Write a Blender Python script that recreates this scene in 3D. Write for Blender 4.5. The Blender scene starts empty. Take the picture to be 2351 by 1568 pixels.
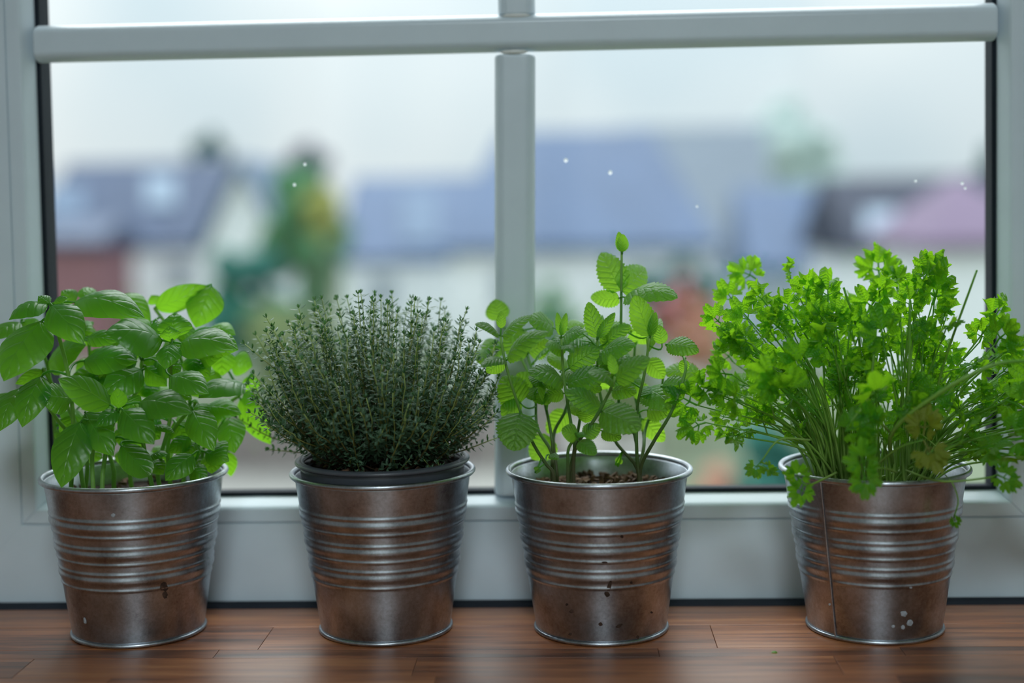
import bpy, bmesh, math, random
from mathutils import Vector, Matrix, noise

random.seed(7)
S = bpy.context.scene
COL = S.collection
V = Vector

# ------------------------------------------------------------------ camera
FPX, CX, CY = 3265.0, 1175.5, 646.5            # focal length and optical centre in pixels of the 2351x1568 frame
PITCH, YAW, ROLL = 0.050588, -0.042047, 0.017085
CAM = V((0.0, -1.161856, 0.316760))
FW = V((math.sin(YAW) * math.cos(PITCH), math.cos(YAW) * math.cos(PITCH), -math.sin(PITCH)))
R0 = V((math.cos(YAW), -math.sin(YAW), 0)); U0 = R0.cross(FW)
RT = math.cos(ROLL) * R0 - math.sin(ROLL) * U0
UP = math.sin(ROLL) * R0 + math.cos(ROLL) * U0
cd = bpy.data.cameras.new('camera'); cam = bpy.data.objects.new('camera', cd); COL.objects.link(cam)
cam.matrix_world = Matrix(((RT.x, UP.x, -FW.x, CAM.x), (RT.y, UP.y, -FW.y, CAM.y), (RT.z, UP.z, -FW.z, CAM.z), (0, 0, 0, 1)))
cd.sensor_width = 36.0; cd.lens = FPX / 2351 * 36.0; cd.shift_y = (CY - 784) / 2351
cd.clip_start = 0.02; cd.clip_end = 600
cd.dof.use_dof = True; cd.dof.focus_distance = 1.045; cd.dof.aperture_fstop = 1.9
S.camera = cam

def ray(px, py): return FW + RT * ((px - CX) / FPX) + UP * ((CY - py) / FPX)
def at(px, py, y):                              # the point of the place seen at a pixel, at depth y
    d = ray(px, py); return CAM + d * ((y - CAM.y) / d.y)
def at_z(px, py, z):
    d = ray(px, py); return CAM + d * ((z - CAM.z) / d.z)

# ------------------------------------------------------------------ sky, exposure
w = bpy.data.worlds.new('overcast_sky'); S.world = w; w.use_nodes = True
nt = w.node_tree; nt.nodes.clear()
o_ = nt.nodes.new('ShaderNodeOutputWorld'); b_ = nt.nodes.new('ShaderNodeBackground')
tc = nt.nodes.new('ShaderNodeTexCoord'); sx = nt.nodes.new('ShaderNodeSeparateXYZ')
rm = nt.nodes.new('ShaderNodeMapRange'); nz = nt.nodes.new('ShaderNodeTexNoise'); cr = nt.nodes.new('ShaderNodeValToRGB')
nt.links.new(tc.outputs['Generated'], sx.inputs[0]); nt.links.new(tc.outputs['Generated'], nz.inputs['Vector'])
nz.inputs['Scale'].default_value = 4.0; nz.inputs['Detail'].default_value = 2.0
cr.color_ramp.elements[0].position = 0.38; cr.color_ramp.elements[0].color = (0.55, 0.645, 0.70, 1)
cr.color_ramp.elements[1].position = 0.62; cr.color_ramp.elements[1].color = (0.745, 0.785, 0.80, 1)
nt.links.new(nz.outputs['Fac'], cr.inputs[0]); nt.links.new(cr.outputs[0], b_.inputs['Color'])
rm.inputs['From Min'].default_value = 0.0; rm.inputs['From Max'].default_value = 1.0
rm.inputs['To Min'].default_value = 1.0; rm.inputs['To Max'].default_value = 3.0     # an overcast sky brightens to the zenith
nt.links.new(sx.outputs['Z'], rm.inputs['Value']); nt.links.new(rm.outputs[0], b_.inputs['Strength'])
nt.links.new(b_.outputs[0], o_.inputs[0])
sl = bpy.data.lights.new('veiled_sun', 'SUN'); sl.energy = 2.2; sl.angle = math.radians(45); sl.color = (0.97, 0.99, 1.0)   # sun behind thin cloud, high over the roofs
so_ = bpy.data.objects.new('veiled_sun', sl); COL.objects.link(so_); so_.rotation_euler = V((0.10, -0.62, -0.78)).to_track_quat('-Z', 'Y').to_euler()
S.cycles.max_bounces = 8; S.cycles.diffuse_bounces = 4; S.cycles.glossy_bounces = 4; S.cycles.transparent_max_bounces = 12
vs = S.view_settings; vs.view_transform = 'Standard'; vs.look = 'None'; vs.exposure = 0.14; vs.gamma = 1.0; vs.use_curve_mapping = False

# ------------------------------------------------------------------ helpers
ORG = {}
def tag(o, label=None, cat=None, group=None, kind=None):
    if label: o['label'] = label
    if cat: o['category'] = cat
    if group: o['group'] = group
    if kind: o['kind'] = kind
    return o
def empty(name, loc):
    o = bpy.data.objects.new(name, None); COL.objects.link(o); o.location = loc; o.empty_display_size = 0.02
    ORG[o.name] = V(loc); return o
def world_org(p):
    return ORG.get(p.name, V((0, 0, 0))) if p else V((0, 0, 0))
def mesh(name, verts, faces, mat, parent=None, smooth=True, uvs=None, org=None):
    """verts in world coordinates; the object's origin is org (top level) or its parent's origin"""
    if parent: base = world_org(parent)
    else: base = V(org) if org is not None else V((0, 0, 0))
    me = bpy.data.meshes.new(name)
    me.from_pydata([(v[0] - base.x, v[1] - base.y, v[2] - base.z) for v in verts], [], faces)
    if uvs:
        ul = me.uv_layers.new(name='UVMap')
        for l in me.loops: ul.data[l.index].uv = uvs[l.vertex_index]
    if smooth:
        me.polygons.foreach_set('use_smooth', [True] * len(me.polygons))
    mats = mat if isinstance(mat, (list, tuple)) else [mat]
    for m in mats: me.materials.append(m)
    me.update()
    o = bpy.data.objects.new(name, me); COL.objects.link(o)
    if parent: o.parent = parent
    else: o.location = base
    ORG[o.name] = base
    return o
class MB:
    def __init__(s): s.v = []; s.f = []; s.uv = []
    def add(s, vs_, fs, uv=None):
        n = len(s.v); s.v += [tuple(a) for a in vs_]; s.f += [tuple(i + n for i in f) for f in fs]
        s.uv += uv if uv else [(0.5, 0.0)] * len(vs_)
    def box(s, x0, x1, y0, y1, z0, z1):
        s.add([(x0, y0, z0), (x1, y0, z0), (x1, y1, z0), (x0, y1, z0), (x0, y0, z1), (x1, y0, z1), (x1, y1, z1), (x0, y1, z1)],
              [(0, 3, 2, 1), (4, 5, 6, 7), (0, 1, 5, 4), (1, 2, 6, 5), (2, 3, 7, 6), (3, 0, 4, 7)])
    def prism(s, loop, a, b):
        """loop: list of points (Vector), swept from offset a to offset b (Vectors); closed"""
        n = len(loop)
        s.add([V(p) + V(a) for p in loop] + [V(p) + V(b) for p in loop],
              [(i, (i + 1) % n, (i + 1) % n + n, i + n) for i in range(n)] + [tuple(range(n - 1, -1, -1)), tuple(range(n, 2 * n))])
    def tube(s, pts, rads, k=6, v0=0.0, v1=1.0, cap=True):
        n0 = len(s.v); pts = [V(p) for p in pts]; N = len(pts)
        prev = None; vv = []; uv = []
        for i, p in enumerate(pts):
            t = (pts[min(i + 1, N - 1)] - pts[max(i - 1, 0)])
            t = t.normalized() if t.length > 1e-9 else V((0, 0, 1))
            if prev is None:
                a = V((1, 0, 0)) if abs(t.x) < 0.8 else V((0, 1, 0)); prev = t.cross(a).normalized()
            else:
                prev = (prev - t * prev.dot(t))
                prev = prev.normalized() if prev.length > 1e-9 else t.orthogonal().normalized()
            q = t.cross(prev); r = rads[i] if isinstance(rads, (list, tuple)) else rads
            for j in range(k):
                an = 2 * math.pi * j / k
                vv.append(p + (prev * math.cos(an) + q * math.sin(an)) * r); uv.append((0.5, v0 + (v1 - v0) * i / (N - 1)))
        ff = [(i * k + j, i * k + (j + 1) % k, (i + 1) * k + (j + 1) % k, (i + 1) * k + j) for i in range(N - 1) for j in range(k)]
        if cap: ff += [tuple(range(k - 1, -1, -1)), tuple((N - 1) * k + j for j in range(k))]
        s.add(vv, ff, uv)
    def build(s, name, mat, parent=None, smooth=False, uv=False, org=None):
        return mesh(name, s.v, s.f, mat, parent, smooth, s.uv if uv else None, org)
def bev(o, w_=0.002, n=2):
    m = o.modifiers.new('bevel', 'BEVEL'); m.width = w_; m.segments = n; m.limit_method = 'ANGLE'; m.angle_limit = math.radians(40)
    o.data.polygons.foreach_set('use_smooth', [True] * len(o.data.polygons))
    wn = o.modifiers.new('normals', 'WEIGHTED_NORMAL'); wn.keep_sharp = True
    return o
def bez(a, b, c, n):
    a, b, c = V(a), V(b), V(c)
    return [a * (1 - t) ** 2 + b * 2 * t * (1 - t) + c * t * t for t in [i / (n - 1) for i in range(n)]]
def smooth_path(pts, n):
    """Catmull-Rom through pts"""
    P = [V(p) for p in pts]; P = [P[0] * 2 - P[1]] + P + [P[-1] * 2 - P[-2]]; out = []
    m = len(P) - 3
    for k in range(n):
        u = k / (n - 1) * m; i = min(int(u), m - 1); t = u - i
        a, b, c, d = P[i], P[i + 1], P[i + 2], P[i + 3]
        out.append(0.5 * ((2 * b) + (c - a) * t + (2 * a - 5 * b + 4 * c - d) * t * t + (3 * b - a - 3 * c + d) * t ** 3))
    return out

# ------------------------------------------------------------------ materials
MATS = {}
def mat(name):
    m = bpy.data.materials.new(name); m.use_nodes = True; m.node_tree.nodes.clear(); MATS[name] = m
    N, L = m.node_tree.nodes, m.node_tree.links
    out = N.new('ShaderNodeOutputMaterial')
    return m, N, L, out
def pbsdf(N, color=None, rough=0.5, metal=0.0, spec=0.5):
    p = N.new('ShaderNodeBsdfPrincipled')
    if color: p.inputs['Base Color'].default_value = (*color, 1)
    p.inputs['Roughness'].default_value = rough; p.inputs['Metallic'].default_value = metal
    p.inputs['Specular IOR Level'].default_value = spec
    return p
def ramp(N, stops):
    r = N.new('ShaderNodeValToRGB'); e = r.color_ramp.elements
    while len(e) < len(stops): e.new(0.5)
    for x, (p, c) in zip(e, stops): x.position = p; x.color = (*c, 1)
    return r
def noise_n(N, L, scale, detail=3, vec=None, rough=0.55):
    n = N.new('ShaderNodeTexNoise'); n.inputs['Scale'].default_value = scale; n.inputs['Detail'].default_value = detail
    n.inputs['Roughness'].default_value = rough
    if vec is not None: L.new(vec, n.inputs['Vector'])
    return n
def math_n(N, L, op, a, b=None, c=None, clamp=False):
    n = N.new('ShaderNodeMath'); n.operation = op; n.use_clamp = clamp
    for i, x in enumerate((a, b, c)):
        if x is None: continue
        if isinstance(x, (int, float)): n.inputs[i].default_value = x
        else: L.new(x, n.inputs[i])
    return n.outputs[0]
def plain(name, color, rough=0.6, metal=0.0, spec=0.5, vary=0.12, scale=6.0, bump=0.0):
    m, N, L, out = mat(name); p = pbsdf(N, color, rough, metal, spec)
    t = N.new('ShaderNodeTexCoord'); n = noise_n(N, L, scale, 4, t.outputs['Object'])
    r = ramp(N, [(0.3, tuple(max(0, c * (1 - vary)) for c in color)), (0.7, tuple(min(1, c * (1 + vary)) for c in color))])
    L.new(n.outputs['Fac'], r.inputs[0]); L.new(r.outputs[0], p.inputs['Base Color'])
    if bump:
        b = N.new('ShaderNodeBump'); b.inputs['Strength'].default_value = bump; b.inputs['Distance'].default_value = 0.001
        L.new(n.outputs['Fac'], b.inputs['Height']); L.new(b.outputs[0], p.inputs['Normal'])
    L.new(p.outputs[0], out.inputs[0]); return m

def leaf_material(name, top, top2, under, trans, vein, trans_fac=0.42, rough=0.36, nveins=7.0, slant=2.4, bump=0.5, veinmix=0.5, fine=0.0, spec=0.4, sheen_noise=260):
    """top/under sides, lighter veins and puckered relief from the leaf's own UV, light shining through"""
    m, N, L, out = mat(name)
    uv = N.new('ShaderNodeUVMap'); sp = N.new('ShaderNodeSeparateXYZ'); L.new(uv.outputs[0], sp.inputs[0])
    oi = N.new('ShaderNodeObjectInfo')
    at_ = math_n(N, L, 'ABSOLUTE', math_n(N, L, 'SUBTRACT', sp.outputs[0], 0.5))
    ph = math_n(N, L, 'SUBTRACT', math_n(N, L, 'MULTIPLY', sp.outputs[1], nveins), math_n(N, L, 'MULTIPLY', at_, slant * 2))
    fr = math_n(N, L, 'FRACT', math_n(N, L, 'ADD', ph, 40.0))
    tri = math_n(N, L, 'ABSOLUTE', math_n(N, L, 'SUBTRACT', math_n(N, L, 'MULTIPLY', fr, 2.0), 1.0))     # 1 on the veins
    side = math_n(N, L, 'POWER', tri, 14.0)
    mid = math_n(N, L, 'SUBTRACT', 1.0, math_n(N, L, 'MULTIPLY', at_, 38.0), clamp=True)
    vm = math_n(N, L, 'MAXIMUM', math_n(N, L, 'MULTIPLY', side, 0.6), mid)
    nz_ = noise_n(N, L, 5.0, 3, uv.outputs[0])
    mx = N.new('ShaderNodeMixRGB'); mx.inputs[1].default_value = (*top, 1); mx.inputs[2].default_value = (*top2, 1)
    rf = math_n(N, L, 'ADD', math_n(N, L, 'MULTIPLY', oi.outputs['Random'], 0.8), math_n(N, L, 'MULTIPLY', math_n(N, L, 'SUBTRACT', nz_.outputs['Fac'], 0.5), 0.9), clamp=True)
    L.new(rf, mx.inputs[0])
    geo = N.new('ShaderNodeNewGeometry')
    mu = N.new('ShaderNodeMixRGB'); L.new(geo.outputs['Backfacing'], mu.inputs[0]); L.new(mx.outputs[0], mu.inputs[1]); mu.inputs[2].default_value = (*under, 1)
    mv = N.new('ShaderNodeMixRGB'); L.new(math_n(N, L, 'MULTIPLY', vm, veinmix), mv.inputs[0]); L.new(mu.outputs[0], mv.inputs[1]); mv.inputs[2].default_value = (*vein, 1)
    p = pbsdf(N, None, rough, 0, spec); L.new(mv.outputs[0], p.inputs['Base Color'])
    fn = noise_n(N, L, sheen_noise, 2, None)
    tcn = N.new('ShaderNodeTexCoord'); L.new(tcn.outputs['Object'], fn.inputs['Vector'])
    h = math_n(N, L, 'ADD', math_n(N, L, 'MULTIPLY', math_n(N, L, 'POWER', tri, 3.0), -1.0), math_n(N, L, 'MULTIPLY', mid, -0.6))
    h = math_n(N, L, 'ADD', h, math_n(N, L, 'MULTIPLY', fn.outputs['Fac'], fine))
    b = N.new('ShaderNodeBump'); b.inputs['Strength'].default_value = bump; b.inputs['Distance'].default_value = 0.0009
    L.new(h, b.inputs['Height']); L.new(b.outputs[0], p.inputs['Normal'])
    tr = N.new('ShaderNodeBsdfTranslucent')
    mt = N.new('ShaderNodeMixRGB'); L.new(math_n(N, L, 'MULTIPLY', vm, 0.35), mt.inputs[0]); mt.inputs[1].default_value = (*trans, 1); mt.inputs[2].default_value = tuple(c * 0.6 for c in trans) + (1,)
    L.new(mt.outputs[0], tr.inputs['Color']); L.new(b.outputs[0], tr.inputs['Normal'])
    ms = N.new('ShaderNodeMixShader'); ms.inputs[0].default_value = trans_fac
    L.new(p.outputs[0], ms.inputs[1]); L.new(tr.outputs[0], ms.inputs[2]); L.new(ms.outputs[0], out.inputs[0])
    return m
def stem_material(name, stops, rough=0.5, trans=(0.3, 0.6, 0.1), tf=0.2):
    m, N, L, out = mat(name)
    uv = N.new('ShaderNodeUVMap'); sp = N.new('ShaderNodeSeparateXYZ'); L.new(uv.outputs[0], sp.inputs[0])
    r = ramp(N, stops); L.new(sp.outputs[1], r.inputs[0])
    p = pbsdf(N, None, rough); L.new(r.outputs[0], p.inputs['Base Color'])
    tr = N.new('ShaderNodeBsdfTranslucent'); tr.inputs['Color'].default_value = (*trans, 1)
    ms = N.new('ShaderNodeMixShader'); ms.inputs[0].default_value = tf
    L.new(p.outputs[0], ms.inputs[1]); L.new(tr.outputs[0], ms.inputs[2]); L.new(ms.outputs[0], out.inputs[0])
    return m

M = {}
M['white'] = plain('white_plastic', (0.70, 0.80, 0.86), 0.32, 0, 0.5, 0.03, 20)
M['gasket'] = plain('black_rubber', (0.008, 0.014, 0.022), 0.75, 0, 0.25, 0.2)
M['seal'] = plain('grey_seal', (0.03, 0.035, 0.045), 0.95, 0, 0.05, 0.2)
M['silicone'] = plain('silicone', (0.80, 0.82, 0.78), 0.3, 0, 0.5, 0.03)
M['wall'] = plain('wall_paint', (0.64, 0.64, 0.62), 0.9, 0, 0.2, 0.03, 3)
M['ceiling'] = plain('ceiling_paint', (0.80, 0.79, 0.76), 0.9, 0, 0.2, 0.02, 3)
M['floor'] = plain('oak_floor', (0.21, 0.17, 0.145), 0.45, 0, 0.4, 0.2, 5)

def glass_mat():
    m, N, L, out = mat('window_glass')
    t = N.new('ShaderNodeBsdfTransparent'); t.inputs[0].default_value = (0.965, 0.985, 0.98, 1)
    g = N.new('ShaderNodeBsdfGlossy'); g.inputs['Roughness'].default_value = 0.02
    lw = N.new('ShaderNodeLayerWeight')            # Schlick reflectance, the same from both sides of the sheet
    fr_ = math_n(N, L, 'ADD', 0.03, math_n(N, L, 'MULTIPLY', math_n(N, L, 'POWER', lw.outputs['Facing'], 5.0), 0.9))
    ms = N.new('ShaderNodeMixShader'); L.new(fr_, ms.inputs[0]); L.new(t.outputs[0], ms.inputs[1]); L.new(g.outputs[0], ms.inputs[2])
    L.new(ms.outputs[0], out.inputs[0]); return m
M['glass'] = glass_mat()
def drop_mat():
    m, N, L, out = mat('water_drop'); p = pbsdf(N, (0.9, 0.93, 0.96), 0.15); t = N.new('ShaderNodeBsdfTranslucent'); t.inputs[0].default_value = (0.95, 0.97, 1, 1)
    ms = N.new('ShaderNodeMixShader'); ms.inputs[0].default_value = 0.7; L.new(p.outputs[0], ms.inputs[1]); L.new(t.outputs[0], ms.inputs[2]); L.new(ms.outputs[0], out.inputs[0]); return m
M['drop'] = drop_mat()

def wood_mat():
    m, N, L, out = mat('oiled_acacia')
    t = N.new('ShaderNodeTexCoord'); oi = N.new('ShaderNodeObjectInfo')
    cv = N.new('ShaderNodeCombineXYZ'); L.new(math_n(N, L, 'MULTIPLY', oi.outputs['Random'], 50.0), cv.inputs[0]); L.new(math_n(N, L, 'MULTIPLY', oi.outputs['Random'], 17.0), cv.inputs[1])
    ad = N.new('ShaderNodeVectorMath'); ad.operation = 'ADD'; L.new(t.outputs['Object'], ad.inputs[0]); L.new(cv.outputs[0], ad.inputs[1])
    mp = N.new('ShaderNodeMapping'); mp.inputs['Scale'].default_value = (5, 75, 75); L.new(ad.outputs[0], mp.inputs[0])
    g1 = noise_n(N, L, 1.6, 6, mp.outputs[0], 0.62)
    mp2 = N.new('ShaderNodeMapping'); mp2.inputs['Scale'].default_value = (14, 620, 620); L.new(ad.outputs[0], mp2.inputs[0])
    g2 = noise_n(N, L, 1.0, 3, mp2.outputs[0])
    r = ramp(N, [(0.30, (0.09, 0.028, 0.011)), (0.42, (0.20, 0.064, 0.022)), (0.55, (0.33, 0.112, 0.038)), (0.72, (0.45, 0.18, 0.064))])
    f = math_n(N, L, 'ADD', g1.outputs['Fac'], math_n(N, L, 'MULTIPLY', math_n(N, L, 'SUBTRACT', oi.outputs['Random'], 0.5), 0.22))
    f = math_n(N, L, 'ADD', f, math_n(N, L, 'MULTIPLY', math_n(N, L, 'SUBTRACT', g2.outputs['Fac'], 0.5), 0.14))
    L.new(f, r.inputs[0])
    p = pbsdf(N, None, 0.4, 0, 0.5); L.new(r.outputs[0], p.inputs['Base Color']); p.inputs['Coat Weight'].default_value = 0.4; p.inputs['Coat Roughness'].default_value = 0.34
    rr = N.new('ShaderNodeMapRange'); rr.inputs['To Min'].default_value = 0.28; rr.inputs['To Max'].default_value = 0.44
    L.new(g1.outputs['Fac'], rr.inputs[0]); L.new(rr.outputs[0], p.inputs['Roughness'])
    b = N.new('ShaderNodeBump'); b.inputs['Strength'].default_value = 0.12; b.inputs['Distance'].default_value = 0.0004
    L.new(g2.outputs['Fac'], b.inputs['Height']); L.new(b.outputs[0], p.inputs['Normal'])
    L.new(p.outputs[0], out.inputs[0]); return m
M['wood'] = wood_mat()
def zinc_mat():
    m, N, L, out = mat('galvanised_zinc')
    t = N.new('ShaderNodeTexCoord'); oi = N.new('ShaderNodeObjectInfo')
    cv = N.new('ShaderNodeCombineXYZ'); L.new(math_n(N, L, 'MULTIPLY', oi.outputs['Random'], 9.0), cv.inputs[2]); L.new(math_n(N, L, 'MULTIPLY', oi.outputs['Random'], 5.0), cv.inputs[0])
    ad = N.new('ShaderNodeVectorMath'); ad.operation = 'ADD'; L.new(t.outputs['Object'], ad.inputs[0]); L.new(cv.outputs[0], ad.inputs[1])
    a = noise_n(N, L, 34, 5, ad.outputs[0], 0.6); c = noise_n(N, L, 420, 4, ad.outputs[0], 0.7); d = noise_n(N, L, 110, 6, ad.outputs[0], 0.72)
    r = ramp(N, [(0.32, (0.235, 0.24, 0.255)), (0.5, (0.43, 0.455, 0.49)), (0.68, (0.60, 0.66, 0.73))])
    L.new(math_n(N, L, 'ADD', math_n(N, L, 'MULTIPLY', a.outputs['Fac'], 0.65), math_n(N, L, 'MULTIPLY', c.outputs['Fac'], 0.35)), r.inputs[0])
    sp = ramp(N, [(0.60, (1, 1, 1)), (0.70, (0.55, 0.52, 0.5))]); L.new(d.outputs['Fac'], sp.inputs[0])
    mx = N.new('ShaderNodeMixRGB'); mx.blend_type = 'MULTIPLY'; mx.inputs[0].default_value = 0.45; L.new(r.outputs[0], mx.inputs[1]); L.new(sp.outputs[0], mx.inputs[2])
    p = pbsdf(N, None, 0.36, 1.0); L.new(mx.outputs[0], p.inputs['Base Color'])
    rr = N.new('ShaderNodeMapRange'); rr.inputs['To Min'].default_value = 0.22; rr.inputs['To Max'].default_value = 0.42; L.new(a.outputs['Fac'], rr.inputs[0]); L.new(rr.outputs[0], p.inputs['Roughness'])
    b = N.new('ShaderNodeBump'); b.inputs['Strength'].default_value = 0.08; b.inputs['Distance'].default_value = 0.0005; L.new(c.outputs['Fac'], b.inputs['Height']); L.new(b.outputs[0], p.inputs['Normal'])
    L.new(p.outputs[0], out.inputs[0]); return m
M['zinc'] = zinc_mat()
M['nursery'] = plain('grey_plastic', (0.075, 0.085, 0.10), 0.32, 0, 0.5, 0.15, 30)
M['soil'] = plain('potting_soil', (0.030, 0.020, 0.015), 0.95, 0, 0.2, 0.6, 160, 0.6)
M['chip'] = plain('bark_chip', (0.13, 0.075, 0.045), 0.85, 0, 0.3, 0.7, 90)
M['rust'] = plain('rust', (0.055, 0.03, 0.02), 0.8, 0, 0.3, 0.6, 300)
M['lime'] = plain('limescale', (0.42, 0.45, 0.48), 0.7, 0, 0.3, 0.3, 300)
M['basil'] = leaf_material('basil_leaf', (0.022, 0.125, 0.016), (0.050, 0.20, 0.022), (0.10, 0.30, 0.05), (0.42, 1.0, 0.03), (0.17, 0.42, 0.07), 0.39, 0.30, 5.0, 1.5, 0.42, 0.22)
M['mint'] = leaf_material('mint_leaf', (0.014, 0.105, 0.020), (0.045, 0.21, 0.025), (0.13, 0.34, 0.08), (0.52, 1.0, 0.05), (0.20, 0.45, 0.10), 0.43, 0.42, 7.0, 1.7, 0.6, 0.28, 1.6, 0.5, 420)
M['parsley'] = leaf_material('parsley_leaf', (0.020, 0.13, 0.010), (0.060, 0.25, 0.014), (0.12, 0.34, 0.04), (0.48, 1.0, 0.02), (0.16, 0.42, 0.05), 0.46, 0.38, 6.0, 2.5, 0.5, 0.4)
M['parsley_old'] = leaf_material('parsley_yellow', (0.16, 0.22, 0.02), (0.24, 0.26, 0.02), (0.2, 0.25, 0.05), (0.5, 0.65, 0.03), (0.3, 0.3, 0.08), 0.35, 0.5, 6.0, 2.5, 0.5, 0.4)
M['thyme'] = leaf_material('thyme_leaf', (0.014, 0.060, 0.022), (0.035, 0.105, 0.040), (0.09, 0.17, 0.10), (0.16, 0.40, 0.08), (0.10, 0.2, 0.08), 0.22, 0.4, 2.0, 1.0, 0.1, 0.3)
M['basil_stem'] = stem_material('basil_stem', [(0.0, (0.22, 0.40, 0.10)), (1.0, (0.26, 0.50, 0.08))], 0.45, (0.4, 0.75, 0.12), 0.3)
M['mint_stem'] = stem_material('mint_stem', [(0.0, (0.085, 0.05, 0.03)), (0.28, (0.08, 0.09, 0.03)), (0.6, (0.10, 0.25, 0.05)), (1.0, (0.26, 0.5, 0.10))], 0.5)
M['parsley_stem'] = stem_material('parsley_stem', [(0.0, (0.34, 0.48, 0.14)), (0.4, (0.24, 0.42, 0.07)), (1.0, (0.12, 0.34, 0.04))], 0.42, (0.5, 0.85, 0.12), 0.3)
M['thyme_stem'] = stem_material('thyme_stem', [(0.0, (0.035, 0.02, 0.015)), (0.42, (0.10, 0.05, 0.025)), (0.68, (0.26, 0.27, 0.07)), (1.0, (0.40, 0.52, 0.14))], 0.55)

# ------------------------------------------------------------------ the room
YF = -0.027                                      # room face of the sash
FLOOR, CEIL, YB, XL, XR = -0.92, 1.62, -3.9, -2.3, 2.3
OX0, OX1, OZ0, OZ1 = -0.60, 0.50, -0.03, 1.12    # window opening
def structure(o): o['kind'] = 'structure'; return o
b = MB(); b.box(XL - .1, XR + .1, YB - .1, 0.25, FLOOR - .1, FLOOR); structure(b.build('floor', M['floor']))
b = MB(); b.box(XL - .1, XR + .1, YB - .1, 0.25, CEIL, CEIL + .1); structure(b.build('ceiling', M['ceiling']))
b = MB(); b.box(XL - .1, XL, YB, 0.25, FLOOR, CEIL); structure(b.build('wall_left', M['wall']))
b = MB(); b.box(XR, XR + .1, YB, 0.25, FLOOR, CEIL); structure(b.build('wall_right', M['wall']))
b = MB(); b.box(XL, OX0, -.03, .2, FLOOR, CEIL); b.box(OX1, XR, -.03, .2, FLOOR, CEIL); b.box(OX0, OX1, -.03, .2, OZ1, CEIL); b.box(OX0, OX1, -.03, .2, FLOOR, OZ0)
structure(b.build('wall_front', M['wall']))
DX0, DX1, DZ1 = -0.95, 0.85, 1.30                  # glazed balcony door in the wall behind the camera
b = MB(); b.box(XL, DX0, YB - .1, YB, FLOOR, CEIL); b.box(DX1, XR, YB - .1, YB, FLOOR, CEIL); b.box(DX0, DX1, YB - .1, YB, DZ1, CEIL)
structure(b.build('wall_back', M['wall']))
d1 = structure(empty('door_1', (0, YB - .05, FLOOR)))
for x0, x1 in ((DX0, -.05), (-.05, DX1)):
    b = MB(); b.box(x0, x0 + .07, YB - .08, YB - .02, FLOOR, DZ1); b.box(x1 - .07, x1, YB - .08, YB - .02, FLOOR, DZ1)
    b.box(x0 + .07, x1 - .07, YB - .08, YB - .02, FLOOR, FLOOR + .1); b.box(x0 + .07, x1 - .07, YB - .08, YB - .02, DZ1 - .07, DZ1); b.build('door_frame', M['white'], d1)
    b = MB(); b.box(x0 + .07, x1 - .07, YB - .052, YB - .048, FLOOR + .1, DZ1 - .07); b.build('pane', M['glass'], d1)
def fill_lamp_mat():
    m, N, L, out = mat('fill_lamp_glow'); e = N.new('ShaderNodeEmission'); e.inputs['Color'].default_value = (0.82, 0.94, 1.0, 1); e.inputs['Strength'].default_value = 25.0
    L.new(e.outputs[0], out.inputs[0]); return m
M['lamp'] = fill_lamp_mat()
lp = empty('ceiling_fill_lamp', (0.1, -2.1, CEIL)); tag(lp, 'round white ceiling lamp added out of view as fill light', 'lamp')  # unseen lamp behind the camera, added to fill the interior with light
def lathe(prof, c, n=48, close=False):
    v = []; f = []; c = V(c); k = len(prof)
    for j in range(n):
        a = 2 * math.pi * j / n
        for r, z in prof: v.append((c.x + r * math.cos(a), c.y + r * math.sin(a), c.z + z))
    for j in range(n):
        j2 = (j + 1) % n
        for i in range(k - 1): f.append((j * k + i, j2 * k + i, j2 * k + i + 1, j * k + i + 1))
        if close: f.append((j * k + k - 1, j2 * k + k - 1, j2 * k, j * k))
    return v, f
v, f = lathe([(0.001, -.001), (0.34, -.001), (0.36, -.02), (0.36, -.05), (0.33, -.05), (0.33, -.02), (.001, -.02)], (0.1, -2.1, CEIL)); mesh('rim', v, f, M['white'], lp)
v, f = lathe([(0.001, -.06), (0.2, -.058), (0.32, -.045), (0.32, -.03), (0.001, -.03)], (0.1, -2.1, CEIL)); mesh('diffuser', v, f, M['lamp'], lp)

# ------------------------------------------------------------------ the window
win = structure(empty('window_1', (-0.05, YF, 0.0)))
YG = YF + 0.016                                  # inner glass face
pL = at(66, 670, YF).x; pR = at(2321, 670, YF).x; pB = at(1178, 1162, YF).z; pT = 1.05     # edge where the bead turns towards the glass
gL = at(34, 700, YF).x; gB = at(1178, 1195, YF).z                                           # groove between bead and sash
bw = pB - gB; gR = pR + (pL - gL); gT = pT + bw
def ring4(name, x0, x1, z0, z1, prof, m, parent, bevel=0):
    """four mitred lengths round a rectangle; prof = closed loop of (inset from the rectangle, y)"""
    for s in range(4):
        A = []; B = []
        for ins, y in prof:
            c = [(x0 + ins, z0 + ins), (x1 - ins, z0 + ins), (x1 - ins, z1 - ins), (x0 + ins, z1 - ins)]
            p, q = c[s], c[(s + 1) % 4]; A.append((p[0], y, p[1])); B.append((q[0], y, q[1]))
        n = len(prof)
        o = mesh(name, A + B, [(i, (i + 1) % n, (i + 1) % n + n, i + n) for i in range(n)] + [tuple(range(n - 1, -1, -1)), tuple(range(n, 2 * n))], m, parent, False)
        bm = bmesh.new(); bm.from_mesh(o.data); bmesh.ops.recalc_face_normals(bm, faces=bm.faces); bm.to_mesh(o.data); bm.free()
        if bevel: bev(o, bevel, 2)
SZ0 = 0.0015                                     # underside of the sash
SX0, SX1, SZ1 = gL - (gB - SZ0), gR + (gB - SZ0), gT + (gB - SZ0)
SW = gB - SZ0
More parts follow.
